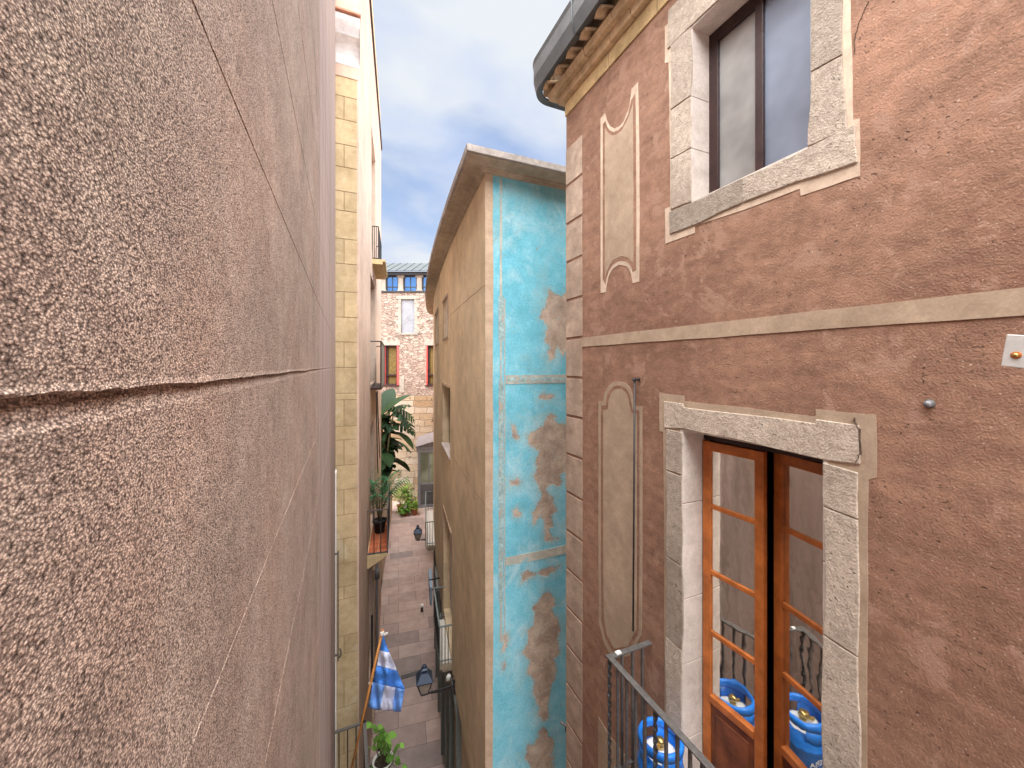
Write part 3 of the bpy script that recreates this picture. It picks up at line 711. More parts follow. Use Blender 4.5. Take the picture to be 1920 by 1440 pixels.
    # ---- cornice, tiles, gutter (turning the rounded corner)
    def ring(off, z, r=.35, y_near=-3.0):
        """plan line parallel to the facade at distance off, rounded at the corner, then along the side street"""
        pts = [(2.2 - off, y_near)]; n = 10; cy = 3.71 + off - r; cx = 2.2 - off + r
        pts += [(2.2 - off, y) for y in (-2, -1, 0, 1, 2, 3, 3.4)]
        if r > .02:
            for i in range(n + 1): an = math.pi - math.pi / 2 * i / n; pts.append((cx + r * math.cos(an), cy + r * math.sin(an)))
        else: pts.append((2.2 - off, 3.61 + off))
        pts.append((7.0, 3.71 + off)); return [(x, y, z) for x, y in pts]
    def loft(mb, prof, rfun):
        rings = [ring(o_, z_, rfun(o_)) for o_, z_ in prof]; n = len(rings[0]); vs = [p for r_ in rings for p in r_]; fs = []
        for i in range(len(rings) - 1):
            for j in range(n - 1): fs.append((i * n + j, i * n + j + 1, (i + 1) * n + j + 1, (i + 1) * n + j))
        mb.add(vs, fs)
    def course(name, o0, z0, z1, ln, mat, skew=0):
        mb = MB(); y = 3.61 + o0; r = random.Random(int(z0 * 1000))
        while y > -2.9:
            L = ln * r.uniform(.8, 1.25); o_ = o0 + r.uniform(-.004, .004); zz = z0 + r.uniform(-.003, .003)
            y2 = y - L + .006
            mb.hexa([(2.2 - o_ + skew, y2, zz), (2.35, y2, zz), (2.35, y, zz), (2.2 - o_ + skew, y, zz), (2.2 - o_, y2, z1), (2.35, y2, z1), (2.35, y, z1), (2.2 - o_, y, z1)]); y -= L
        mb.box(2.36, 7, 3.4, 3.61 + o0, z0, z1); return mb.build(name, mat, R, .006, 2)
    course('frieze', .012, 2.70, 2.848, .62, M['frieze'])
    course('cornice', .075, 2.85, 2.918, .33, M['cornice'], .02); course('cornice', .15, 2.92, 2.985, .33, M['cornice'], .02)
    mb = MB(); mb.box(2.09, 2.4, -3, 3.68, 2.988, 3.29); mb.box(2.02, 2.6, 3.685, 3.80, 2.992, 3.28); mb.box(2.4, 7, 3.3, 3.70, 2.988, 3.29); mb.build('eave_filling', M['cornice_dark'], R)
    mb = MB()   # round tile ends under the gutter
    y = 3.66
    while y > -2.9:
        n = 8; vs = []; fs = []
        for i, x in enumerate((1.975, 2.3)):
            for q in range(n + 1):
                an = math.pi * q / n; vs += [(x, y + .062 * math.cos(an), 2.992 + .062 * math.sin(an) * .9 + i * .10), (x, y + .047 * math.cos(an), 2.992 + .045 * math.sin(an) * .9 + i * .10)]
        k = 2 * (n + 1)
        for q in range(n):
            fs += [(2 * q, 2 * q + 2, k + 2 * q + 2, k + 2 * q), (2 * q + 1, 2 * q + 3, k + 2 * q + 3, k + 2 * q + 1), (2 * q, 2 * q + 1, 2 * q + 3, 2 * q + 2)]
        mb.add(vs, fs); y -= .235
    mb.build('roof_tile', M['tile'], R)
    mb = MB(); loft(mb, [(.20, 3.045), (.27, 3.03), (.30, 3.16), (.30, 3.30), (.31, 3.345), (.285, 3.34), (.275, 3.17), (.20, 3.06)], lambda o_: .17 + (o_ - .2))
    rings = ring(.312, 0, .41)
    gut = mb.build('gutter', M['zinc'], R)
    mb = MB()
    for y in (3.02, 2.45, 1.5, .5):
        mb = MB(); mb.tube([(2.2 - .198, y, 3.043), (2.2 - .272, y, 3.027), (2.2 - .303, y, 3.16), (2.2 - .303, y, 3.30), (2.2 - .313, y, 3.347)], .006); mb.build('gutter_joint', M['zinc'], gut)
    mb = MB(); mb.add([(1.93, -3, 3.30), (1.93, 3.5, 3.30), (2.3, 3.85, 3.30), (7, 3.85, 3.30), (7, 1, 5.0), (4, 1, 4.6), (4, -3, 4.6), (5, -3, 4.8)], [(0, 1, 2, 6, ), (0, 5, 6), (2, 3, 4, 5)][:1] + [(2, 3, 4, 5)])
    mb.add([(1.93, -3, 3.30), (1.93, 3.5, 3.30), (2.3, 3.85, 3.30), (4, 1, 4.6), (4, -3, 4.6)], [(0, 1, 2, 3, 4)])
    mb.build('roof', M['tile'], R)
    # chimney on the roof edge
    mb = MB(); mb.box(2.58, 3.1, 4.02, 3.72, 3.30, 6.2); mb.build('chimney', M['pink'], R, .01)
    # cracks in the plaster and lintel
    mb = MB()
    def crack(pts, wd, d=.0035, seed=1):
        sz = [FB.hit(u, v) for u, v in pts]; r = random.Random(seed); P = []
        for a, b in zip(sz, sz[1:]):
            for i in range(5): P.append((a[0] + (b[0] - a[0]) * i / 5 + r.uniform(-1, 1) * wd, a[1] + (b[1] - a[1]) * i / 5 + r.uniform(-1, 1) * wd * .6))
        up = [(p[0] + wd * .5 * r.uniform(.3, 1), p[1]) for p in P]; dn_ = [(p[0] - wd * .5 * r.uniform(.3, 1), p[1]) for p in P]
        mb = MB(); sheet(mb, FB, up + dn_[::-1], 0, d, False); mb.build('crack', M['crack'], R)
    crack([(1628, 4), (1612, 40), (1603, 70), (1601, 110)], .0025)
    crack([(1603, 782), (1605, 792), (1614, 805), (1616, 850), (1606, 872)], .0032, .0135, 4); 
    # ---- balcony with railing
    xr, yr, zr = 1.806, 2.352, -2.165
    mb = MB(); mb.box(xr - .05, 2.195, .2, yr + .06, -3.28, -3.167); mb.box(xr - .02, 2.195, .2, yr + .03, -3.38, -3.282); mb.build('balcony_floor', M['cornice'], R, .01)
    mb = MB(); mb.bar((xr, yr + .022, zr), (xr, .2, zr), .044, .014); mb.bar((xr - .022, yr, zr - .001), (2.196, yr, zr - .001), .044, .014)
    mb.bar((xr, yr, -3.02), (xr, .2, -3.02), .03, .01); mb.bar((xr, yr, -3.021), (2.196, yr, -3.021), .03, .01)
    rl = mb.build('railing', M['iron'], R, .003)
    ys = [yr] + [FBAL.hit(u, 1300)[0] for u in (1158, 1175, 1192, 1209, 1229, 1249, 1270, 1294, 1317)]
    dyl = (ys[-2] - ys[-1])
    while ys[-1] > .35: ys.append(ys[-1] - dyl)
    for i, y in enumerate(ys):
        m2 = MB(); tw = i % 5 == 0
        m2.bar((xr, y, -3.166), (xr, y, zr - .006), .027 if tw else .017, .014 if tw else None, twist=44 if tw else 0, n=150 if tw else 1)
        m2.build('twisted_baluster' if tw else 'baluster', M['iron_dark'] if tw else M['iron'], rl)
    for x in (1.92, 2.02, 2.115):
        m2 = MB(); m2.bar((x, yr, -3.166), (x, yr, zr - .006), .017); m2.build('baluster', M['iron'], rl)
    mb = MB(); mb.bar((1.865, yr, zr + .008), (1.905, yr, zr + .010), .03, .012); mb.build('tape_scrap', M['white'], rl)
FBAL = Fac(lambda s: (1.806, s), .2, 2.6, -1)
brown_building()

# iron rod standing off the brown wall, stud, corner of a white plate, small bracket
a = FB.hit(1190, 712, .05); b = FB.hit(1187, 1183, .05)
mb = MB(); mb.tube([FB.M(a[0], .05, a[1]), FB.M(b[0], .05, b[1])], .0075, 8)
R = thing('iron_rod', 'thin dark iron rod fixed upright over the arched painted panel of the brown wall', 'iron rod', FB.M(a[0], 0, b[1]))
mb.build('rod', M['iron_dark'], R)
mb = MB(); mb.tube([FB.M(a[0], 0, a[1]), FB.M(a[0], .065, a[1])], .011); mb.bar(FB.M(a[0] - .022, .05, a[1]), FB.M(a[0] + .022, .05, a[1] + .004), .014)
mb.bar(FB.M(a[0], .05, a[1] - .016), FB.M(a[0], .05, a[1] + .016), .013); mb.build('hook', M['iron_dark'], R)
a = FB.hit(1743, 757)
R = thing('wall_stud', 'round grey metal stud sticking out of the brown wall above the door corner', 'wall stud', FB.M(a[0], 0, a[1]))
mb = MB(); mb.tube([FB.M(a[0], 0, a[1]), FB.M(a[0], .016, a[1]), FB.M(a[0], .024, a[1]), FB.M(a[0], .026, a[1])], [.013, .0135, .010, .001], 16); mb.build('stud_head', M['steel'], R)
mb = MB(); mb.tube([FB.M(a[0], 0, a[1]), FB.M(a[0], .004, a[1])], [.019, .017], 16); mb.build('washer', M['iron'], R)
FPL = Fac(lambda s: (1.62, s), -.5, 1.2, -1)
pp = [FPL.hit(u, v) for u, v in ((1889, 627), (1919, 639), (1919, 708), (1878, 686))]
yy = min(p[0] for p in pp)
R = thing('sign_plate', 'corner of a white metal plate with a rusty screw at the right border', 'sign plate', FPL.M(yy, 0, -.05))
z_t, z_b = pp[0][1], pp[3][1]
mb = MB(); sheet(mb, FPL, [(pp[0][0], z_t), (pp[0][0] - .13, z_t - .02), (pp[0][0] - .13, z_b - .026), (pp[3][0], z_b)], 0, .006, False); pl = mb.build('plate', M['plate'], R, .002)
s_ = FPL.hit(1907, 666)
mb = MB(); mb.tube([FPL.M(s_[0], .006, s_[1]), FPL.M(s_[0], .0075, s_[1])], [.010, .009], 16); mb.build('rust_stain', M['rust'], pl)
mb = MB(); mb.tube([FPL.M(s_[0], .0075, s_[1]), FPL.M(s_[0], .012, s_[1]), FPL.M(s_[0], .013, s_[1])], [.0055, .0045, .001], 12); mb.build('screw', M['brass'], R)
mb = MB(); mb.bar((1.63, s_[0] - .07, s_[1] - .01), (2.2, s_[0] - .07, s_[1] - .01), .02); mb.build('bracket', M['iron'], R)
a = FB.hit(1062, 1366)
R = thing('iron_stub', 'short iron stub sticking out of the pale corner of the brown house', 'iron stub', FB.M(a[0], 0, a[1]))
mb = MB(); mb.bar(FB.M(3.6, -.03, a[1]), FB.M(3.66, .05, a[1] + .05), .02, .012); mb.build('bar', M['iron'], R)
mb = MB(); mb.bar(FB.M(3.605, .002, a[1] - .03), FB.M(3.605, .004, a[1] + .03), .03, .006); mb.build('anchor_plate', M['iron_dark'], R)

# blue gas cylinder on the balcony
def gas():
    cx, cy, zb = 2.005, 2.05, -3.165
    R = thing('gas_cylinder', 'bright blue gas cylinder standing behind the balcony railing', 'gas cylinder', (cx, cy, zb))
    mb = MB(); r = .150
    mb.lathe(cx, cy, [(0, zb + .03), (.10, zb + .03), (.138, zb + .07), (r, zb + .12), (r, zb + .40), (r + .002, zb + .402), (r + .002, zb + .42), (r, zb + .422), (r - .003, zb + .44), (.135, zb + .478), (.105, zb + .50)], 40); mb.build('body', M['gas'], R)
    mb = MB(); mb.lathe(cx, cy, [(.10, zb + .06), (.12, zb), (.126, zb), (.132, zb + .07)], 32); mb.build('foot_ring', M['gas'], R)
    mb = MB(); mb.lathe(cx, cy, [(.118, zb + .488), (.08, zb + .512), (.03, zb + .522), (0, zb + .523)], 32); mb.build('dome', M['white'], R)
    mb = MB()   # guard collar: three broad uprights carrying a flat ring, with grip openings between
    z1, z2 = zb + .455, zb + .61
    for k in range(3):
        c = math.radians(25 + 120 * k)
        mb.lathe(cx, cy, [(.128, z1), (.140, z1), (.147, z2 - .05), (.138, z2 - .05), (.128, z1)], 8, c - .62, c + .62)
    mb.lathe(cx, cy, [(.128, z2 - .055), (.148, z2 - .055), (.152, z2 - .02), (.143, z2), (.128, z2), (.120, z2 - .02), (.128, z2 - .055)], 40)
    mb.build('collar', M['gas'], R)
    mb = MB(); mb.tube([(cx, cy, zb + .52), (cx, cy, zb + .555)], .022, 12); mb.tube([(cx, cy, zb + .555), (cx, cy, zb + .585)], [.028, .024], 12); mb.bar((cx - .01, cy, zb + .545), (cx - .05, cy - .02, zb + .548), .018); mb.build('valve', M['brass'], R)
    cu = bpy.data.curves.new('lettering', 'FONT'); cu.body = 'CEPSA'; cu.size = .05; cu.extrude = .0008; cu.align_x = 'LEFT'
    lo = bpy.data.objects.new('lettering', cu); COL.objects.link(lo); lo.parent = R
    an = math.atan2(-cy, -cx) + .32      # towards the alley, on the shoulder band
    lo.location = ((r + .003) * math.cos(an), (r + .003) * math.sin(an), .33); lo.rotation_euler = (math.pi / 2, 0, an + math.pi / 2 + .2)
    cu.materials.append(M['white'])
    me = bpy.data.meshes.new_from_object(lo); l2 = bpy.data.objects.new('lettering', me); COL.objects.link(l2); l2.parent = R
    l2.location = lo.location; l2.rotation_euler = lo.rotation_euler; bpy.data.objects.remove(lo); bpy.data.curves.remove(cu)
gas()

def gable(R, polys, top):
    """painted gable as one fine mesh; the attribute 'wear' says how far inside a worn area a point lies"""
    import numpy as np
    xs = np.concatenate([np.arange(1.86, 3.45, .016), np.array([3.6, 4, 4.5, 5.2])]); zs = np.concatenate([np.array([-11, -10, -9, -8]), np.arange(-7.6, top + .04, .016), np.array([top + .05])])
    X, Z = np.meshgrid(xs, zs, indexing='ij'); wear = np.full(X.shape, -9.0)
    for p in polys:
        p = np.array(p); x0, z0 = p.min(0) - .3; x1, z1 = p.max(0) + .3
        sel = (X > x0) & (X < x1) & (Z > z0) & (Z < z1); px, pz = X[sel], Z[sel]
        if px.size == 0: continue
        d = np.full(px.shape, 9.0); ins = np.zeros(px.shape, bool)
        for a, b in zip(p, np.roll(p, -1, 0)):
            e = b - a; tt = np.clip(((px - a[0]) * e[0] + (pz - a[1]) * e[1]) / max(1e-9, e @ e), 0, 1)
            d = np.minimum(d, np.hypot(px - a[0] - tt * e[0], pz - a[1] - tt * e[1]))
            c = ((a[1] > pz) != (b[1] > pz)) & (px < (b[0] - a[0]) * (pz - a[1]) / (b[1] - a[1] + 1e-12) + a[0]); ins ^= c
        wear[sel] = np.maximum(wear[sel], np.where(ins, d, -d))
    nx, nz = X.shape; mb = MB(); mb.v = [(x, 5.1, z) for x, z in zip(X.ravel().tolist(), Z.ravel().tolist())]
    mb.f = [(i * nz + k, (i + 1) * nz + k, (i + 1) * nz + k + 1, i * nz + k + 1) for i in range(nx - 1) for k in range(nz - 1)]
    mb.mi = [0] * len(mb.f); mb.sm = [False] * len(mb.f)
    o = mb.build('turquoise_wall', M['turq'], R)
    at_ = o.data.attributes.new('wear', 'FLOAT', 'POINT'); at_.data.foreach_set('value', np.maximum(wear, -.5).ravel().astype('f'))
    mb = MB(); mb.box(1.87, 5.2, 5.14, 5.4, -11, top + .05); mb.build('gable_core', M['bare'], R)

# ------------------------------------------------------------------ turquoise house with the curved ochre long side
def turquoise_house():
    R = thing('turquoise_house', 'narrow house with peeling turquoise gable, pale corner and long curved ochre side', 'building', (3.2, 9, GZ))
    top = 2.72; low = -6.7
    # openings of the long side read off the photo
    def op(un, uf, vt, vb, depth):
        a, zt = FC.hit(un, vt); b, _ = FC.hit(uf, vt); _, zb = FC.hit(un, vb); return (a, b, zb, zt, depth)
    w1 = op(840, 832, 555, 630, .10); w2 = op(822, 817, 580, 642, .10); w3 = op(844, 830, 728, 857, .22); w4 = op(847, 832, 1005, 1240, .25)
    w4 = (w4[0], w4[1], max(-6.35, w4[2]), w4[3], .25)
    mb = MB(); wall(mb, FC, .03, 15.9, low, top + .05, [w1, w2, w3, w4], .5, 0, .25); mb.build('ochre_wall', M['ochre'], R)
    for z_, s_a, s_b in ((1.14, .02, 6.5), (-1.95, .02, 5.0)):
        mb = MB(); n_ = 30; L_ = [(s_a + (s_b - s_a) * i / n_, z_ + .006 * math.sin(i * 1.7)) for i in range(n_ + 1)]
        sheet(mb, FC, L_ + [(q, z - .006 - .004 * random.random()) for q, z in L_[::-1]], 0, .002, False); mb.build('score_line', M['bare'], R)
    # set-back ground floor with dark doorways
    ds = [(2.6, 3.7, -11, -7.0, .3), (4.6, 5.8, -11, -7.2, .3), (7.2, 8.6, -11, -7.3, .3), (10, 11.5, -11, -7.3, .3)]
    mb = MB(); wall(mb, FC, .02, 15.9, -11, low - .02, ds, .5, -.10, .1); mb.build('shopfront_wall', M['ochre'], R)
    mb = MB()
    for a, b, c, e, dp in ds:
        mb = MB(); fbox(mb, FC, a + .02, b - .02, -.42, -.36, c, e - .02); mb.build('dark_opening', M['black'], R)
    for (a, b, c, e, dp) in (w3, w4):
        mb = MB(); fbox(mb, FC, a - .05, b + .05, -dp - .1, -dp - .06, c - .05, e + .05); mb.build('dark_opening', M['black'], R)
    for a, b, c, e, dp in ds:
        mb = MB()
        for q in (a, b): fbox(mb, FC, q - .06, q + .06, -.10, .0, -11, e)
        fbox(mb, FC, a - .06, b + .06, -.10, .02, e, e + .16); mb.build('doorway_frame', M['panel'], R)
    for i, wd in enumerate((w1, w2)):
        a, b, c, e, dp = wd
        mb = MB(); fbox(mb, FC, a - .06, b + .06, 0, .035, e, e + .05); fbox(mb, FC, a - .06, b + .06, 0, .03, c - .05, c); fbox(mb, FC, a - .06, a, 0, .02, c, e); fbox(mb, FC, b, b + .06, 0, .02, c, e)
        f = mb.build('window_frame', M['stone'], R); mb = MB(); fbox(mb, FC, a, b, -.06, -.04, c, e); mb.build('blind', M['blind'], f)
    a, b, c, e, dp = w3
    mb = MB(); fbox(mb, FC, a - .02, b, -.2, .04, c - .05, c + .012); mb.build('window_sill', M['stone_pale'], R)
    mb = MB(); fbox(mb, FC, a + .05, b - .05, -.2, -.16, c + .02, e - .04); mb.build('pane', M['pane_dark'], R)
    mb = MB(); fbox(mb, FC, a, b, 0, .02, e, e + .06); fbox(mb, FC, b, b + .07, 0, .015, c - .03, e + .06); mb.build('window_frame', M['edge'], R)
    a, b, c, e, dp = w4
    mb = MB(); fbox(mb, FC, b - .28, b, -.22, -.16, c, e); mb.build('shutter', M['blind'], R); mb = MB(); fbox(mb, FC, b, b + .09, 0, .015, c, e + .05); fbox(mb, FC, a, b, 0, .02, e, e + .07); mb.build('door_frame', M['edge'], R)
    # corner strip and painted borders on the gable
    def col(u0, u1, v0, v1, d, m, nm, rough=0, seed=0):
        mb = MB(); p = [(u0, v0), (u1, v0)]
        pts = [FT.hit(u0, v0), FT.hit(u1, v0), FT.hit(u1, v1), FT.hit(u0, v1)]
        pts = [(pts[0][0], pts[0][1]), (pts[1][0], pts[0][1]), (pts[1][0], pts[3][1]), (pts[0][0], pts[3][1])]
        N = 24; L = [(pts[0][0], pts[0][1] + (pts[3][1] - pts[0][1]) * i / N) for i in range(N + 1)]; Rr = [(pts[1][0] + random.uniform(-1, 1) * rough, pts[0][1] + (pts[3][1] - pts[0][1]) * i / N) for i in range(N + 1)]
        sheet(mb, FT, L + Rr[::-1], 0, d, False); mb.build(nm, m, R)
    mb = MB(); x1 = FT.hit(924, 400)[0]; N = 40
    sheet(mb, FT, [(1.794, -11 + (top + 11) * i / N) for i in range(N + 1)] + [(x1 + random.uniform(-.006, .006), top - (top + 11) * i / N) for i in range(N + 1)], 0, .008, False); mb.build('corner_strip', M['edge'], R)
    col(937, 941, 334, 1205, .004, M['bandpaint'], 'painted_border', .004)
    col(945, 947, 560, 1190, .005, M['bandpaint'], 'painted_border', .003)
    col(934.5, 944.5, 555, 640, .0045, M['relief'], 'painted_border', .006); col(935, 943.5, 715, 1130, .0052, M['relief'], 'painted_border', .006)
    mb = MB(); z0, z1 = FT.hit(1000, 703)[1], FT.hit(1000, 719)[1]; xa = FT.hit(948, 700)[0]
    sheet(mb, FT, [(xa, z0), (xa, z1), (5.2, z1), (5.2, z0)], 0, .006, False); o_ = mb.build('painted_band', M['bandpaint'], R)
    mb = MB(); dz = (z0 - z1) * .27; sheet(mb, FT, rough_poly([(xa + .02, z0 - dz), (xa + .02, z1 + dz), (5.2, z1 + dz), (5.2, z0 - dz)], 4, .01, 3), .006, .008, False); mb.build('band_field', M['relief'], o_)
    mb = MB(); z0, z1 = FT.hit(949, 1045)[1], FT.hit(949, 1061)[1]
    sheet(mb, FT, rough_poly([(xa, z0), (xa, z1), (xa + .5, z1 - .01), (3.6, z1), (3.6, z0)], 4, .015, 3), 0, .005, False); mb.build('painted_band', M['bandpaint'], R)
    # areas where the paint has come off (outlines read off the photo)
    P = [[(1033, 545), (1041, 549), (1050, 556), (1062, 548), (1080, 530), (1110, 560), (1110, 640), (1064, 655), (1056, 668), (1050, 662), (1047, 650), (1038, 672), (1030, 680), (1026, 664), (1031, 650), (1022, 640), (1020, 622), (1026, 612), (1012, 596), (1016, 584), (1024, 566), (1028, 540)],
         [(1026, 778), (1034, 774), (1040, 784), (1048, 792), (1059, 796), (1100, 810), (1100, 895), (1060, 885), (1052, 892), (1056, 905), (1046, 915), (1035, 908), (1024, 916), (1030, 926), (1038, 935), (1044, 960), (1034, 968), (1040, 986), (1030, 992), (1034, 1005), (1052, 1010), (1030, 1018), (1018, 1012), (1022, 990), (1014, 968), (1000, 985), (996, 962), (1008, 945), (1016, 930), (1008, 912), (998, 894), (1006, 880), (1002, 860), (1012, 846), (992, 836), (986, 815), (1004, 806), (1018, 796)],
         [(976, 1078), (990, 1068), (1000, 1073), (1015, 1070), (1030, 1062), (1052, 1058), (1040, 1072), (1024, 1084), (1008, 1078), (994, 1084), (978, 1092)],
         [(1018, 1112), (1028, 1108), (1038, 1120), (1046, 1135), (1036, 1142), (1046, 1160), (1052, 1185), (1046, 1200), (1050, 1220), (1040, 1235), (1044, 1262), (1034, 1290), (1028, 1320), (1030, 1345), (1018, 1356), (1010, 1340), (1006, 1318), (998, 1300), (1002, 1280), (988, 1262), (992, 1240), (976, 1222), (990, 1205), (986, 1182), (998, 1172), (1004, 1150), (996, 1140), (1010, 1128)],
         [(1012, 1366), (1020, 1362), (1030, 1378), (1040, 1386), (1038, 1410), (1036, 1440), (1026, 1500), (1000, 1500), (994, 1440), (984, 1420), (988, 1398), (1004, 1394)],
         [(962, 960), (970, 952), (978, 962), (972, 972), (964, 970)], [(1010, 742), (1024, 738), (1040, 741), (1042, 748), (1022, 752), (1008, 748)],
         [(938, 1190), (952, 1188), (954, 1200), (947, 1222), (940, 1224), (942, 1206)], [(943, 1242), (948, 1236), (949, 1252), (944, 1258)],
         [(958, 795), (966, 800), (974, 820), (968, 828), (960, 816)], [(957, 900), (972, 896), (982, 905), (970, 912), (957, 910)]]
    gable(R, [[FT.hit(u, v) for u, v in p] for p in P], top)
    # moulded cornice round both sides: (out, up)
    prof = [(.0, top - .04), (.05, top - .036), (.06, top - .012), (.085, top - .008), (.09, top + .01), (.27, top + .022), (.285, top + .034), (.30, top + .036)]
    capp = [(.0, top + .036), (.325, top + .038), (.335, top + .045), (.342, top + .125), (0, top + .25)]
    def corner_loft(mb, prof, dz=0):
        vs = []; fs = []; k = len(prof); ln = [5.2, 4, 3]; st_ = [0.0 + .5 * i for i in range(1, 33)]
        rows = []
        for x in ln: rows.append([(x, 5.1 - d, z) for d, z in prof])
        rows.append([(1.80 - d * .995 + .093 * -d, 5.1 - d, z) for d, z in prof])
        for q in st_: rows.append([FC.M(q, d, z) for d, z in prof])
        for r_ in rows: vs += r_
        for i in range(len(rows) - 1):
            for j in range(k - 1): fs.append((i * k + j, i * k + j + 1, (i + 1) * k + j + 1, (i + 1) * k + j))
        mb.add(vs, fs)
    mb = MB(); corner_loft(mb, prof); c = mb.build('cornice', M['ochre2'], R)
    mb = MB(); corner_loft(mb, capp); mb.build('roof_edge', M['cap'], R)
    mb = MB(); vs = [(5.2, 5.15, top + .24), (1.85, 5.15, top + .24)] + [FC.M(q, 0, top + .24) for q in range(1, 17)] + [(9, 20, top + .7)]
    mb.add(vs, [tuple(range(len(vs)))]); mb.build('roof', M['cap'], R)
    mb = MB(); xx = FT.hit(936, 275)[0]; mb.smooth = True
    rows = [(0, .10), (.045, .09), (.075, .05), (.085, 0)]
    mb.lathe(xx, 5.2, [(r_ + .001, top + .20 + h) for r_, h in rows], 16); mb.build('roof_vent', M['steel'], R)
    # ---- two balconies with iron rails
    def balcony(s0, s1, zf, proj, hgt):
        mb = MB(); fbox(mb, FC, s0, s1, 0, proj, zf - .10, zf, .5); fbox(mb, FC, s0 + .05, s1 - .05, 0, proj - .06, zf - .20, zf - .10, .5); b_ = mb.build('balcony', M['ochre2'], R)
        mb = MB(); n = max(2, int((s1 - s0) / .5)); zr = zf + hgt
        ring_ = [FC.M(s0, 0, zr), FC.M(s0, proj, zr)] + [FC.M(s0 + (s1 - s0) * i / n, proj, zr) for i in range(1, n + 1)] + [FC.M(s1, 0, zr)]
        for p, q in zip(ring_, ring_[1:]): mb.bar(p, q, .035, .02); mb.bar((p[0], p[1], zf + .09), (q[0], q[1], zf + .09), .02)
        for p in (ring_[1], ring_[-2]): mb.bar((p[0], p[1], zf), p, .022)
        rl = mb.build('railing', M['panel'], b_)
        pos = [(s0, .02 + proj * i / 4) for i in range(1, 4)] + [(s0, proj)]
        q = s0 + .13
        while q < s1: pos.append((q, proj)); q += .13
        pos += [(s1, proj)] + [(s1, proj * i / 3) for i in (1, 2)]
        for (q, d) in pos[:95]:
            m2 = MB(); m2.bar(FC.M(q, d, zf), FC.M(q, d, zr), .014); m2.build('baluster', M['iron_dark'], rl)
        mb = MB(); fbox(mb, FC, s0 + .02, s1 - .02, .02, proj - .03, zf + .003, zf + .02, .5); mb.build('floor_tiles', M['blind'], b_)
    s0, zz = FC.hit(848, 1240); balcony(s0 + .0, s0 + 1.5, -6.45, .27, .83)
    s2, zz = FC.hit(816, 1052); balcony(s2, s2 + 3.4, -6.45, .33, .86)
turquoise_house()

# ------------------------------------------------------------------ street lanterns on wall brackets
def lantern(F, s, d, z, first, label):
    base = F.M(s, 0, z)
    if first is None:
        R = thing('street_lantern', label, 'street lamp', base, 'wall lanterns along the alley'); ob = []
        n = F.nrm(s); tx, ty = n[1], -n[0]
        def P(o_, a, h): return (base[0] + n[0] * o_ + tx * a, base[1] + n[1] * o_ + ty * a, z + h)
        mb = MB(); mb.bar(P(0, 0, 0), P(d, 0, -.05), .028, .02); mb.bar(P(0, 0, -.10), P(d * .8, 0, -.05), .02)
        for k in range(7): mb.bar(P(.03 + k * d / 9, 0, -.01), P(.03 + (k + .7) * d / 9, 0, -.09 + .008 * k), .012)
        mb.tube([P(d - .04, 0, -.05), P(d, 0, -.06), P(d, 0, -.02)], .016); mb.build('bracket', M['iron_dark'], R)
        mb = MB(); mb.bar(P(.005, 0, -.2), P(.006, 0, .1), .06, .02); mb.build('wall_plate', M['iron_dark'], R)
        def frus(mb, r0, h0, r1, h1):
            mb.hexa([P(d - r0, -r0, h0), P(d + r0, -r0, h0), P(d + r0, r0, h0), P(d - r0, r0, h0), P(d - r1, -r1, h1), P(d + r1, -r1, h1), P(d + r1, r1, h1), P(d - r1, r1, h1)])
        mb = MB(); frus(mb, .066, -.02, .075, .01); frus(mb, .145, .25, .15, .27)
        for sx in (-1, 1):
            for sy in (-1, 1): mb.bar(P(d + sx * .07, sy * .07, .01), P(d + sx * .14, sy * .14, .26), .016)
        mb.tube([P(d, 0, -.02), P(d, 0, -.08)], [.03, .006], 8); mb.build('lamp_frame', M['iron_dark'], R)
        mb = MB(); frus(mb, .065, .012, .132, .248); mb.build('lamp_glass', M['lampglass'], R)
        mb = MB(); frus(mb, .160, .27, .165, .284); frus(mb, .157, .284, .07, .42); frus(mb, .045, .42, .06, .47); frus(mb, .06, .47, .035, .50)
        mb.tube([P(d, 0, .49), P(d, 0, .52), P(d, 0, .54), P(d, 0, .565)], [.022, .045, .04, .01], 10); mb.build('lamp_cap', M['lampblue'], R)
        return R
    c = first.copy(); COL.objects.link(c); c['label'] = label; c.location = (base[0], base[1], z + Z0)
    a1 = math.atan2(F.nrm(s)[1], F.nrm(s)[0]) - first['ang']; c.rotation_euler = (0, 0, a1)
    for ch in first.children:
        k = ch.copy(); COL.objects.link(k); k.parent = c
    return c
M['lampglass'] = glassy('lantern_glass', (.8, .8, .78), (.30, .27, .22), .15, .2); M['lampblue'] = plain('blue_black_iron', (.03, .045, .075), .4, .3, .2, 20)
s, z = FC.hit(853, 1284)
L1 = lantern(FC, s, .62, z, None, 'blue-black street lantern on the bracket under the lower balcony of the ochre side')
L1['ang'] = math.atan2(FC.nrm(s)[1], FC.nrm(s)[0])
s2 = 10.2; z2 = (HOR - 1008) / FPX * FC.uv(s2)[1]
lantern(FC, s2, .70, z2, L1, 'small dark street lantern beside the farther white floored balcony, seen against the pavement')
del L1['ang']

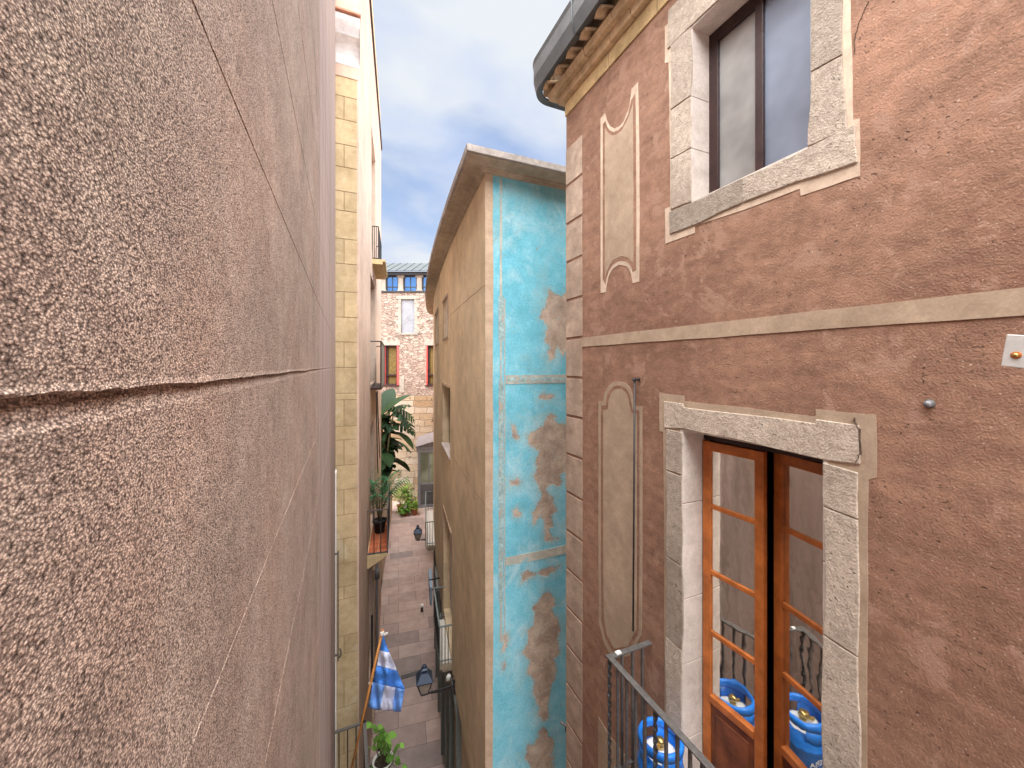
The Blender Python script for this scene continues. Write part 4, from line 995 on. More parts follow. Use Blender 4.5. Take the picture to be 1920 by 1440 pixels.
# ------------------------------------------------------------------ house with painted yellow blocks and pale pink side
def yellow_house():
    R = thing('yellow_block_house', 'tall house with painted yellow blocks on its narrow end and pale pink side', 'building', (-1, 10, GZ))
    ztop = 6.45
    mb = MB(); wall(mb, FY, -2.4, .25, -11, 10.2, [], 1); mb.build('end_wall', M['joint'], R)
    t0 = FY.uv(.2)[1]
    # courses from the photo, alternating one long block and two short ones
    vs_ = [148, 187, 230, 276, 318, 363, 399, 451, 497, 549, 596, 642, 689, 737, 749, 798, 823, 870, 915, 962, 1006, 1052, 1095, 1118, 1186, 1220, 1268, 1318, 1360, 1404, 1452, 1500]
    zs = [(HOR - v) / FPX * t0 for v in vs_]
    while zs[-1] > -10.6: zs.append(zs[-1] - .5)
    mb = MB(); g = .011
    zs_ = zs
    full = True
    for i in range(len(zs_) - 1):
        za, zb = zs_[i], zs_[i + 1]
        if za - zb < .2: fbox(mb, FY, -2.4, .25, 0, .008, zb + g / 2, za - g / 2); continue
        xs = [.25, -.55, -1.45, -2.4] if full else [.25, -.0 - .02, -.52, -1.0, -1.5, -2.4]
        for a, b in zip(xs, xs[1:]): fbox(mb, FY, b + g / 2, a - (g / 2 if a < .25 else 0), 0, .008, zb + g / 2, za - g / 2)
        full = not full
    mb.build('painted_block', M['yellow'], R, .003, 1)
    mb = MB()   # white cove cornice with dark gap and red edge
    zc = (HOR - 130) / FPX * t0; zd = (HOR - 50) / FPX * t0
    pr = [(0, zc)] + [(.02 + .20 * (1 - math.cos(math.pi / 2 * i / 7)), zc + .02 + (zd - zc) * .52 * math.sin(math.pi / 2 * i / 7)) for i in range(8)]
    pr2 = [(.17, zc + (zd - zc) * .58)] + [(.10 + .16 * math.sin(math.pi * .5 * i / 6), zc + (zd - zc) * (.60 + .36 * i / 6)) for i in range(7)] + [(0, zd - .01)]
    strip(mb, FY, pr, -2.4, .27, 3); strip(mb, FY, pr2, -2.4, .27, 3); mb.build('cove', M['cove'], R)
    mb = MB(); fbox(mb, FY, -2.4, .28, 0, .30, zd, zd + .03); mb.build('red_edge', M['orange_wall'], R)
    mb = MB(); fbox(mb, FY, -2.4, .25, 0, .03, zd + .03, 10.2); fbox(mb, FY, -2.4, .25, 0, .02, zc - .22, zc); mb.build('end_render', M['pink'], R)
    # pink side
    def op(un, uf, vt, vb, dp):
        a, zt = FP.hit(un, vt); b, _ = FP.hit(uf, vt); _, zb = FP.hit(un, vb); return (a, b, zb, zt, dp)
    o1 = op(696.5, 704, 236, 465, .22); o2 = op(694.5, 703, 512, 722, .22); o3 = op(694.5, 701.5, 800, 1000, .22); o3 = (o3[0], o3[1], -4.8, o3[3], .22)
    o4 = op(691.5, 699, 1080, 1240, .2)
    o4 = (o4[0], o4[1], -8.6, -5.4, .3)
    mb = MB(); wall(mb, FP, 0, 10.4, -11, 9.9, [o1, o2, o3, o4], 1, 0, .3); mb.build('side_wall', M['pink'], R)
    mb = MB()   # render lapping round the corner over the blocks
    zk, zk2 = (HOR - 1165) / FPX * t0, (HOR - 1195) / FPX * t0
    xa = FY.hit(669, 600)[0]
    sheet(mb, FY, [(xa, 10.2), (xa, zk), (xa + .07, zk2), (xa + .075, -11), (.252, -11), (.252, 10.2)] if False else [(xa, 6.3), (xa, zk), (.235, zk2), (.24, -11), (.254, -11), (.254, 6.3)], 0, .014, False); mb.build('corner_render', M['pink'], R)
    for o_ in (o1, o2, o3, o4):
        a, b, c, e, dp = o_
        mb = MB(); fbox(mb, FP, a, b, -dp - .04, -dp, c, e); f = mb.build('pane', M['pane_dark'], R)
        mb = MB(); md = (a + b) / 2
        for q in (a, md - .03, b - .06): fbox(mb, FP, q, q + .06, -dp, -dp + .04, c, e)
        for k in range(4): fbox(mb, FP, a, b, -dp, -dp + .035, c + (e - c) * k / 4, c + (e - c) * k / 4 + .05)
        mb.build('window_frame', M['steel'], R)
    # attic set above the parapet line, and parapet edge
    mb = MB(); fbox(mb, FP, -.0, 10.4, -.5, -.03, 9.9, 11.5, 2); mb.build('attic', M['attic'], R)
    mb = MB(); fbox(mb, FP, 0, 10.45, -.1, .05, 9.9, 9.96, 2); mb.build('parapet_edge', M['frame_dark'], R)
    def rail(s0, s1, zf, proj, hgt, mrail=M['iron']):
        zr = zf + hgt; mb = MB()
        pts = [FP.M(s0, 0, 0), FP.M(s0, proj, 0), FP.M(s1, proj, 0), FP.M(s1, 0, 0)]
        for p, q in zip(pts, pts[1:]): mb.bar((p[0], p[1], zr), (q[0], q[1], zr), .035, .022); mb.bar((p[0], p[1], zf + .03), (q[0], q[1], zf + .03), .03)
        for p in pts: mb.bar((p[0], p[1], zf), (p[0], p[1], zr), .022)
        rl = mb.build('railing', mrail, R)
        n = int((s1 - s0) / .12)
        for q, d in [(s0, proj * i / 3) for i in (1, 2)] + [(s0 + (s1 - s0) * i / n, proj) for i in range(n + 1)]:
            m2 = MB(); p = FP.M(q, d, zf); m2.bar(p, (p[0], p[1], zr), .02); m2.build('baluster', M['iron_dark'], rl)
    # upper balcony
    s0, zb = FP.hit(698, 488); s1 = o1[1] + .5
    mb = MB(); fbox(mb, FP, s0, s1, 0, .38, zb - .02, zb + .05); fbox(mb, FP, s0, s1, 0, .30, zb - .10, zb - .02); mb.build('balcony', M['attic'], R)
    rail(s0 + .05, s1 - .05, zb + .05, .17, 1.0, M['iron_dark'])
    # glazed rail box below it
    a, b, c, e, dp = o2
    zt, zb = FP.hit(694.5, 640)[1], FP.hit(694.5, 727)[1]
    mb = MB(); fbox(mb, FP, a - .05, b + .8, 0, .30, zb - .06, zb); mb.build('balcony', M['frame_dark'], R)
    mb = MB()
    for p, q in ((( a - .02, .0), (a - .02, .28)), ((a - .02, .28), (b + .75, .28)), ((b + .75, .28), (b + .75, 0))):
        P1, P2 = FP.M(p[0], p[1], 0), FP.M(q[0], q[1], 0); mb.bar((P1[0], P1[1], zt), (P2[0], P2[1], zt), .04, .03)
    for q in (a - .02, b + .75): P1 = FP.M(q, .28, zb); mb.bar(P1, (P1[0], P1[1], zt), .035)
    rl = mb.build('railing', M['iron_dark'], R)
    mb = MB(); fbox(mb, FP, a - .02, b + .75, .275, .285, zb, zt - .02); mb.build('rail_panel', M['panel'], rl)
    # planted balcony with terracotta floor
    s0, zf = FP.hit(692, 1045); s0 = 2.15; tt = FP.uv(s0, .2)[1]; zf = (HOR - 1040) / FPX * tt; pj = .50
    mb = MB(); fbox(mb, FP, s0, s0 + 2.4, 0, pj, zf - .08, zf); mb.build('balcony', M['attic'], R)
    mb = MB(); A = [FP.M(s0 + .02, 0, zf - .36), FP.M(s0 + .02, 0, zf - .08), FP.M(s0 + .02, pj - .02, zf - .08), FP.M(s0 + 2.3, 0, zf - .36), FP.M(s0 + 2.3, 0, zf - .08), FP.M(s0 + 2.3, pj - .02, zf - .08)]
    mb.add(A, [(0, 1, 2), (3, 4, 5), (0, 2, 5, 3), (1, 2, 5, 4)]); mb.build('balcony_bracket', M['attic'], R)
    mb = MB()
    for i in range(8):
        for j in range(2): fbox(mb, FP, s0 + .04 + i * .29, s0 + .31 + i * .29, .02 + j * .235, .245 + j * .235, zf + .002, zf + .014)
    mb.build('floor_tiles', M['terra'], R)
    rail(s0 + .02, s0 + 2.35, zf, pj - .01, 1.12)
    # ground level: pilaster strips and a down pipe
    mb = MB()
    for q in (4.2, 5.6): fbox(mb, FP, q, q + .2, 0, .05, -11, -6.2)
    mb.build('pilaster', M['edge'], R)
    q = 5.0; p = FP.M(q, .09, 0)
    mb = MB(); mb.tube([(p[0], p[1], -11), (p[0], p[1], -5.2)], .035); mb.tube([(p[0], p[1], -6.9), (p[0], p[1], -6.6)], .09, 10); mb.build('down_pipe', M['steel'], R)
    mb = MB(); q = 3.1; p = FP.M(q, .06, 0); mb.bar((p[0], p[1], -9.2), (p[0], p[1], -6.9), .06, .04); mb.build('wall_duct', M['iron_dark'], R)
    return s0, zf, pj
BS, BZ, BP = yellow_house()
# cables running down the pink side
for i, (a, b, lb) in enumerate((((3.2, .16, -.75), (5.4, .10, -3.6), 'black cable slanting down the pink side, nearest the yellow blocks'), ((4.6, .12, -.8), (6.8, .10, -3.4), 'second black cable slanting down the pink side above the palm'))):
    p, q = FP.M(*a), FP.M(*b); mb = MB(); pts = []
    for k in range(9):
        f = k / 8; pts.append((p[0] + (q[0] - p[0]) * f, p[1] + (q[1] - p[1]) * f, p[2] + (q[2] - p[2]) * f - .12 * math.sin(math.pi * f)))
    mb.tube(pts, .016, 6); tag(mb.build('cable', M['iron_dark']), lb, 'cable', 'cables on the pink side')

# ------------------------------------------------------------------ plants
def leaf_blade(mb, base, direction, length, width, droop, seg=6, split=0, tilt=0):
    d = Vector(direction).normalized(); p = Vector(base); side = d.cross(Vector((0, 0, 1)))
    side = side.normalized() if side.length > .05 else Vector((1, 0, 0))
    side = (side * math.cos(tilt) + Vector((0, 0, 1)) * math.sin(tilt)).normalized()
    pts = []
    for i in range(seg + 1): pts.append((p.copy(), d.copy())); d = (d + Vector((0, 0, -droop / seg))).normalized(); p = p + d * (length / seg)
    vs = []; fs = []
    if not split:
        for i, (q, dd) in enumerate(pts):
            f = i / seg; wd = width * math.sin(math.pi * min(1, .08 + f * .92)) ** .8 if i < seg else .001
            vs += [q - side * wd / 2, q + Vector((0, 0, -.10 * wd)), q + side * wd / 2]
        for i in range(seg): fs += [(i * 3, i * 3 + 1, i * 3 + 4, i * 3 + 3), (i * 3 + 1, i * 3 + 2, i * 3 + 5, i * 3 + 4)]
        mb.add(vs, fs)
    else:
        for i in range(seg):
            q0, d0 = pts[i]; q1, d1 = pts[i + 1]; f = (i + .5) / seg; wd = width * math.sin(math.pi * min(1, .12 + f * .86)) ** .7
            for sg in (-1, 1):
                tip = (q0 + q1) / 2 + side * sg * wd / 2 + d0 * length / seg * .9 + Vector((0, 0, -.28 * wd * random.uniform(.5, 1.3)))
                tip2 = tip - d0 * length / seg * split
                mb.add([q0, q0.lerp(q1, .93), tip, tip2], [(0, 1, 2, 3)])
def stems(mb, pts, r): mb.tube(pts, r, 6)
def shrub(name, label, c, rx, rz, n, size, m, pot=None, group=None, seed=1):
    r = random.Random(seed); x, y, z = c
    R = thing(name, label, 'plant', (x, y, z), group)
    if pot:
        pm, pr, ph = pot; mb = MB(); mb.lathe(x, y, [(0, z), (pr * .72, z), (pr, z + ph), (pr * 1.06, z + ph), (pr * 1.06, z + ph - .03), (pr * .9, z + ph - .01), (0, z + ph - .03)], 18); mb.build('pot', pm, R)
        z += ph
    mb = MB()
    for k in range(5):
        a = r.uniform(0, 6.28); stems(mb, [(x, y, z - .04), (x + math.cos(a) * rx * .3, y + math.sin(a) * rx * .3, z + rz * .7), (x + math.cos(a) * rx * .55, y + math.sin(a) * rx * .55, z + rz * 1.4)], [.014, .010, .004])
    mb.build('stem', M['stem'], R)
    mb = MB(); cl = [(r.uniform(-1, 1), r.uniform(-1, 1), r.uniform(.1, 1.9)) for _ in range(9)]
    for i in range(n):
        k = cl[i % 9]; g = [r.gauss(0, .33) for _ in range(3)]
        px_, py_, pz_ = x + (k[0] * .62 + g[0]) * rx, y + (k[1] * .62 + g[1]) * rx, z + max(.05, (k[2] * .9 + g[2])) * rz
        leaf_blade(mb, (px_, py_, pz_), (r.uniform(-1, 1), r.uniform(-1, 1), r.uniform(-.3, .9)), size * r.uniform(.6, 1.3), size * r.uniform(.4, .6), r.uniform(.3, 1.2), 2, 0, r.uniform(-.6, .6))
    mb.build('foliage', m, R)
def at(u, tt, z): k = (u - 960) / FPX; return (tt * (SN + k * CS), tt * (CS - k * SN), z)

# areca palm in a black pot on the planted balcony
def palm():
    p = FP.M(BS + 1.35, .24, BZ + .016); x, y, z = p; r = random.Random(4)
    R = thing('areca_palm', 'feathery green palm in a black pot on the terracotta tiled balcony', 'palm', p)
    mb = MB(); mb.lathe(x, y, [(0, z), (.13, z), (.175, z + .30), (.20, z + .30), (.20, z + .36), (.17, z + .36), (.165, z + .33), (0, z + .33)], 20); mb.build('pot', M['pot_black'], R)
    mb = MB(); fr = []
    for k in range(13):
        a = 6.28 * k / 13 + r.uniform(-.2, .2); h = r.uniform(.35, .8); s_ = Vector((x + math.cos(a) * .03, y + math.sin(a) * .03, z + .33))
        e_ = s_ + Vector((math.cos(a) * .07, math.sin(a) * .07, h)); stems(mb, [s_, e_], [.012, .008]); fr.append((e_, a))
    mb.build('stem', M['stem'], R)
    mb = MB()
    for e_, a in fr:
        d = Vector((math.cos(a) * r.uniform(.15, .45), math.sin(a) * r.uniform(.15, .45), 1)).normalized(); q = e_.copy(); L = r.uniform(.9, 1.25); n = 16
        for i in range(n):
            q2 = q + d * L / n; d = (d + Vector((math.cos(a) * .04, math.sin(a) * .04, -.05))).normalized(); sd = d.cross(Vector((0, 0, 1))).normalized()
            ln = .36 * math.sin(math.pi * (.18 + .75 * i / n))
            for sg in (-1, 1): leaf_blade(mb, q, sd * sg + d * .8 + Vector((0, 0, .1)), ln, .035, .9, 3)
            q = q2
    mb.build('foliage', M['leaf_palm'], R)
palm()
# giant bird-of-paradise on a terrace at the far end of the pink side
def strelitzia():
    p = at(716, 19.5, -6.4); r = random.Random(11)
    R = thing('banana_plant', 'tall dark plant with big split drooping leaves against the old stone wall', 'plant', p)
    mb = MB(); lf = MB()
    spec = [(724, 775, 738, 2.2), (731, 768, 764, .9), (719, 772, 724, 3.2), (738, 772, 782, -1.2), (722, 795, 752, 1.5), (714, 778, 730, 3), (728, 808, 748, .3), (720, 826, 738, -.5), (716, 848, 722, .6), (724, 790, 715, 2.5), (729, 762, 774, .6), (718, 865, 735, -.6)]
    for i, (u, v, u2, dr) in enumerate(spec):
        tt = 19.5 + r.uniform(-.6, .6); q = Vector(at(u, tt, (HOR - v) / FPX * tt)); b_ = Vector(p) + Vector((r.uniform(-.25, .25), r.uniform(-.25, .25), 0))
        mid = b_.lerp(q, .55) + Vector((0, 0, .3)); stems(mb, [b_, mid, q], [.07, .05, .025])
        e = Vector(at(u2, tt + r.uniform(-.8, .4), (HOR - v) / FPX * tt)); d = (e - q) + Vector((0, 0, .2 + .12 * dr))
        leaf_blade(lf, q, d, r.uniform(1.5, 2.0), r.uniform(.7, .95), 1.5 if dr < 2 else .9, 9, .72 if i in (0, 1, 3, 4, 7, 10) else 0, r.uniform(-.35, .35))
    for i in range(60):
        tt = 19.3 + r.uniform(-.4, .5); u = r.uniform(712, 730); v = r.uniform(778, 885)
        leaf_blade(lf, at(u, tt, (HOR - v) / FPX * tt), (r.uniform(-1, 1), r.uniform(-1, .3), r.uniform(-.4, .8)), r.uniform(.5, 1.0), r.uniform(.35, .6), 1.2, 5, 0, r.uniform(-.5, .5))
    mb.build('stem', M['stem'], R); lf.build('foliage', M['leaf_dark'], R)
strelitzia()

# low house with terrace beyond the pink side, and salmon return
def terrace_house():
    F2 = Fac(lambda s: (FP.M(10.4, 0, 0)[0] - .10 + .155 * s, FP.M(10.4, 0, 0)[1] + .02 + .988 * s), 0, 12.5, 1)
    R = thing('terrace_house', 'low pale house with planted terrace beyond the pink side', 'building', F2.M(4, -.5, GZ))
    mb = MB(); wall(mb, F2, 0, 12.0, -11, -6.4, [(1.2, 2.2, -11, -8.7, .2), (4, 5.2, -11, -8.7, .2), (7.5, 8.6, -11, -8.7, .2)], 1, 0, 1.4); mb.build('wall', M['edge'], R)
    mb = MB()
    for a, b in ((1.2, 2.2), (4, 5.2), (7.5, 8.6)): fbox(mb, F2, a, b, -.22, -.18, -11, -8.7)
    mb.build('door', M['wood_dark'], R)
    mb = MB(); fbox(mb, F2, 0, 12.0, -1.4, -1.0, -6.4, 2.2, 2); mb.build('upper_wall', M['orange_wall'], R)
    return F2
F2 = terrace_house()
for i, (s_, zz, lb) in enumerate(((1.0, -6.4, 'trailing dark shrub on the terrace end just behind the palm'), (2.6, -6.4, 'trailing dark shrub on the terrace behind the first one'), (5.0, -6.4, 'dark shrub on the terrace closest to the stone wall'))):
    p = F2.M(s_, -.28, zz); shrub('terrace_shrub', lb, p, .32, .45, 160, .16, M['leaf_dark'], (M['pot_terra'], .16, .28), 'shrubs on the terrace', 60 + i)
# lime green shrubs in pots at the foot of the stone wall
for i, (u, tt, rx, rz, m, ph, lb) in enumerate(((751, 29.2, .62, .75, 'leaf_lime', .5, 'bright lime green shrub in a terracotta pot by the stone wall'), (768, 29.6, .55, .7, 'leaf_mid', .55, 'mid green shrub in a pot next to the lime green one'), (760, 28.5, .36, .34, 'leaf_mid', .28, 'low green shrub in the front pot before the stone wall'), (777, 28.6, .3, .3, 'leaf_lime', .5, 'small lime shrub in a terracotta pot under the glazed bay'))):
    p = at(u, tt, GZ); shrub('potted_shrub', lb, p, rx, rz, 420, .17, M[m], (M['pot_terra'], .26, ph), 'shrubs in pots at the end of the alley', 30 + i)
# hanging pots on the near balcony rail
p = at(718, 7.25, (HOR - 1425) / FPX * 7.25)
def near_pot():
    x, y, zt = p; z = zt - .30; r = random.Random(9)
    R = thing('hanging_pot', 'pale round pot with heart shaped green leaves hanging outside the balcony beside the flag', 'plant', (x, y, z))
    mb = MB(); mb.lathe(x, y, [(0, z), (.12, z), (.17, zt - .01), (.19, zt), (.19, zt + .015), (.165, zt + .01), (.155, zt - .04)], 28); pt = mb.build('pot', M['pot_white'], R)
    mb = MB(); mb.lathe(x, y, [(.16, zt - .035), (.08, zt - .02), (0, zt - .025)], 16); mb.build('soil', M['soil'], pt)
    mb = MB(); mb.bar((.33, y, zt - .02), (x - .17, y, zt - .02), .02); mb.tube([(x + .195 * math.cos(a), y + .195 * math.sin(a), zt - .02) for a in [6.28 * i / 16 for i in range(17)]], .008, 6); mb.build('pot_holder', M['iron_dark'], R)
    st = MB(); lf = MB()
    tips = [(716, 1372), (706, 1360), (722, 1395), (711, 1362), (727, 1378), (702, 1398), (733, 1408), (740, 1420), (747, 1398), (757, 1432), (724, 1388), (697, 1438), (708, 1384), (714, 1392), (744, 1440), (692, 1362), (752, 1445), (719, 1402)]
    for i, (u, v) in enumerate(tips):
        tt = 7.2 + r.uniform(-.12, .12); e = Vector(at(u, tt, (HOR - v) / FPX * tt)); b_ = Vector((x + r.uniform(-.08, .08), y + r.uniform(-.08, .08), zt - .02))
        stems(st, [b_, b_.lerp(e, .5) + Vector((0, 0, .05)), e], [.006, .005, .003])
        big = i % 3 != 2
        for k in range(2 if big else 3): leaf_blade(lf, e + Vector((r.uniform(-.05, .05), r.uniform(-.05, .05), r.uniform(-.04, .04))), (r.uniform(-1, 1), r.uniform(-1, -.1), r.uniform(-.6, .5)), r.uniform(.10, .19) * (1 if big else .7), r.uniform(.08, .13) * (1 if big else .7), .9, 4, 0, r.uniform(-.4, .4))
    st.build('stem', M['stem'], R); lf.build('foliage', M['leaf_mid'], R)
near_pot()
pa = at(717, 7.75, (HOR - 1397) / FPX * 7.75)
shrub('black_pot_plant', 'small green plant in a black pot behind the pale round one', (pa[0] + .02, pa[1], pa[2] - .22), .13, .14, 40, .11, M['leaf_mid'], (M['pot_black'], .11, .2), None, 77)

# ------------------------------------------------------------------ flag on its wooden pole
def flag():
    t0 = 6.75
    top = Vector(at(717.5, t0, (HOR - 1180) / FPX * t0)); bot = Vector(at(655, 6.55, (HOR - 1460) / FPX * 6.55))
    R = thing('flag_on_pole', 'blue and white flag hanging limp from a slanted wooden pole over the alley', 'flag', bot)
    mb = MB(); mb.tube([bot, top], .020, 10); mb.build('pole', M['pole'], R)
    mb = MB()
    for u, v in ((717, 1187), (695, 1281)):
        c = Vector(at(u, t0 - .03, (HOR - v) / FPX * (t0 - .03))); mb.bar(c - Vector((.03, 0, .01)), c + Vector((.03, .0, 0)), .03, .045)
    c = Vector(at(723, t0 - .03, (HOR - 1187) / FPX * t0)); mb.bar(c - Vector((.03, 0, 0)), c + Vector((.04, .02, .0)), .012, .035); mb.build('tie', M['white'], R)
    S = lambda x, y: (600 + x / 4, 1080 + y / 4)
    regs = [(0, [(475, 440), (452, 535), (447, 558), (520, 575), (500, 525)]), (2, [(447, 558), (437, 615), (426, 672), (500, 690), (580, 712), (552, 645), (520, 575)]),
            (0, [(426, 672), (410, 735), (397, 795), (480, 818), (560, 835), (635, 850), (612, 790), (580, 712), (500, 690)]),
            (1, [(397, 795), (380, 890), (360, 985), (405, 1000), (448, 1005), (468, 905), (485, 819)]), (2, [(485, 819), (468, 905), (448, 1005), (495, 1012), (545, 1010), (556, 920), (565, 836)]),
            (1, [(565, 836), (556, 920), (545, 1010), (575, 1018), (605, 1016), (622, 930), (635, 850)])]
    bm = bmesh.new(); mb = MB()
    for mi, poly in regs:
        mb.cur = mi; n = len(poly); cx = sum(a for a, _ in poly) / n; cy = sum(b for _, b in poly) / n
        def W(a, b):
            u, v = S(a, b); dep = t0 + .05 * math.sin(a * .035 + b * .008) + .035 * math.sin(a * .09 - b * .012) + .02 * math.sin(b * .05) + (.04 if b > 815 else 0) * min(1, (b - 800) / 60)
            return at(u, dep, (HOR - v) / FPX * dep)
        # fine fan so the cloth can ripple
        ring_ = []
        for (p, q) in zip(poly, poly[1:] + poly[:1]):
            for k in range(5): ring_.append((p[0] + (q[0] - p[0]) * k / 5, p[1] + (q[1] - p[1]) * k / 5))
        m_ = len(ring_); levels = [0, .2, .4, .6, .8, 1.0]; vs = [W(cx, cy)]; fs = []
        for l in levels[1:]: vs += [W(cx + (a - cx) * l, cy + (b - cy) * l) for a, b in ring_]
        for i in range(m_): fs.append((0, 1 + i, 1 + (i + 1) % m_))
        for li in range(len(levels) - 2):
            for i in range(m_): fs.append((1 + li * m_ + i, 1 + li * m_ + (i + 1) % m_, 1 + (li + 1) * m_ + (i + 1) % m_, 1 + (li + 1) * m_ + i))
        mb.smooth = True; mb.add(vs, fs)
    cl = mb.build('cloth', [M['flag_blue'], M['flag_blue2'], M['flag_white']], R)
    md = cl.modifiers.new('thickness', 'SOLIDIFY'); md.thickness = .003
flag()

# ------------------------------------------------------------------ house beyond the curve with a glazed bay
def bay_house():
    R = thing('bay_house', 'house past the ochre curve with a grey glazed bay over the alley', 'building', FR.M(3, -.5, GZ))
    mb = MB(); wall(mb, FR, 0, 11.5, -11, 1.0, [], 2, -.35, 1.0); mb.build('wall', M['edge'], R)
    tt = 20.6; pL = at(783, tt, 0); s0 = 1.2
    def dist(p): # coordinates of a point in this facade's frame
        dx, dy = p[0] - PE[0], p[1] - PE[1]; L = math.hypot(.2, .98); ux, uy = .2 / L, .98 / L; return dx * ux + dy * uy, -dx * uy + dy * ux
    s0, pj = dist(pL); s0 = max(.2, s0); s1 = s0 + 3.0
    zb, zt = (HOR - 957) / FPX * tt, (HOR - 852) / FPX * tt
    L = math.hypot(.2, .98); F = Fac(lambda s: (PE[0] + .2 / L * s, PE[1] + .98 / L * s), -2, 12, -1)
    mb = MB(); d0 = -.34; zm_ = (HOR - 912) / FPX * tt
    fbox(mb, F, s0, s1, d0, pj, zb - .03, zb + .14); fbox(mb, F, s0 - .03, s1 + .03, d0, pj + .06, zt, zt + .16)
    fbox(mb, F, s0 - .05, s1 + .05, d0, pj + .09, zt + .18, zt + .34)
    zm = (HOR - 912) / FPX * tt
    fbox(mb, F, s0 - .012, s0 + .06, pj - .14, pj + .004, zb + .14, zt); fbox(mb, F, s0 - .008, s0 + .06, pj * .40, pj * .40 + .06, zm_ + .05, zt); fbox(mb, F, s0 - .008, s0 + .06, -.04, .04, zb + .14, zt)
    for k in range(4): fbox(mb, F, s0 + .98 * k, s0 + .98 * k + .06, pj - .06, pj, zb + .14, zt)
    fbox(mb, F, s0 - .02, s0 + .05, d0, pj - .14, zm - .05, zm + .05); fbox(mb, F, s0 + .06, s1, pj - .05, pj - .003, zm - .04, zm + .04)
    b = mb.build('bay_window', M['bayframe'], R)
    mb = MB(); fbox(mb, F, s0 + .02, s0 + .03, d0, pj - .14, zm_ + .05, zt); fbox(mb, F, s0 + .06, s1, pj - .035, pj - .025, zb + .14, zt); mb.build('pane', M['pane_bay'], b)
    mb = MB(); fbox(mb, F, s0 + .02, s0 + .03, d0, pj - .14, zb + .14, zm_ - .05); mb.build('lower_pane', M['pane_dark'], b)
    mb = MB(); vs = [F.M(s0 - .1, pj + .12, zt + .34), F.M(s1, pj + .12, zt + .34), F.M(s1, d0, zt + .75), F.M(s0 - .1, d0, zt + .75), F.M(s0 - .1, d0, zt + .34), F.M(s1, d0, zt + .34)]
    mb.add(vs, [(0, 1, 2, 3), (0, 3, 4), (1, 2, 5), (0, 1, 5, 4)]); mb.build('bay_roof', M['roofslab'], b)
    # grey green shop boards at street level
    mb = MB()
    for k in range(3): fbox(mb, F, .6 + k * 2, 2.2 + k * 2, d0, .02, -11, -8.2)
    mb.build('shop_board', M['panel'], R)
M['pane_bay'] = glassy('bay_glass', (.80, .86, .72), (.22, .26, .16), .35, .05); M['bayframe'] = plain('bay_grey_frame', (.30, .30, .33), .5, .1, .12, 8)
bay_house()
# hanging sheet-metal sign edge below the far balcony
sg = FC.hit(815, 1130)[0]
p = at(805.5, 9.6, 0)
zt, zb = (HOR - 1058) / FPX * 12.2, (HOR - 1157) / FPX * 10.4
R = thing('projecting_sign', 'narrow blue grey sheet metal sign seen edge-on under the farther balcony', 'sign', at(806, 11.3, zb))
a, b = at(803.5, 11.9, 0), at(806, 10.9, 0)
mb = MB(); mb.hexa([(a[0], a[1], zb), (a[0] + .10, a[1], zb), (b[0] + .07, b[1], zb), (b[0], b[1], zb), (a[0], a[1], zt), (a[0] + .10, a[1], zt), (b[0] + .07, b[1], zt), (b[0], b[1], zt)]); mb.build('sheet', M['bluepanel'], R)
mb = MB(); mb.bar((b[0] + .05, b[1] + .4, zt - .3), (b[0] + .5, b[1] + .4, zt - .3), .03); mb.bar((b[0] + .05, b[1] + .4, zb + .5), (b[0] + .5, b[1] + .4, zb + .5), .03); mb.build('bracket', M['iron_dark'], R)

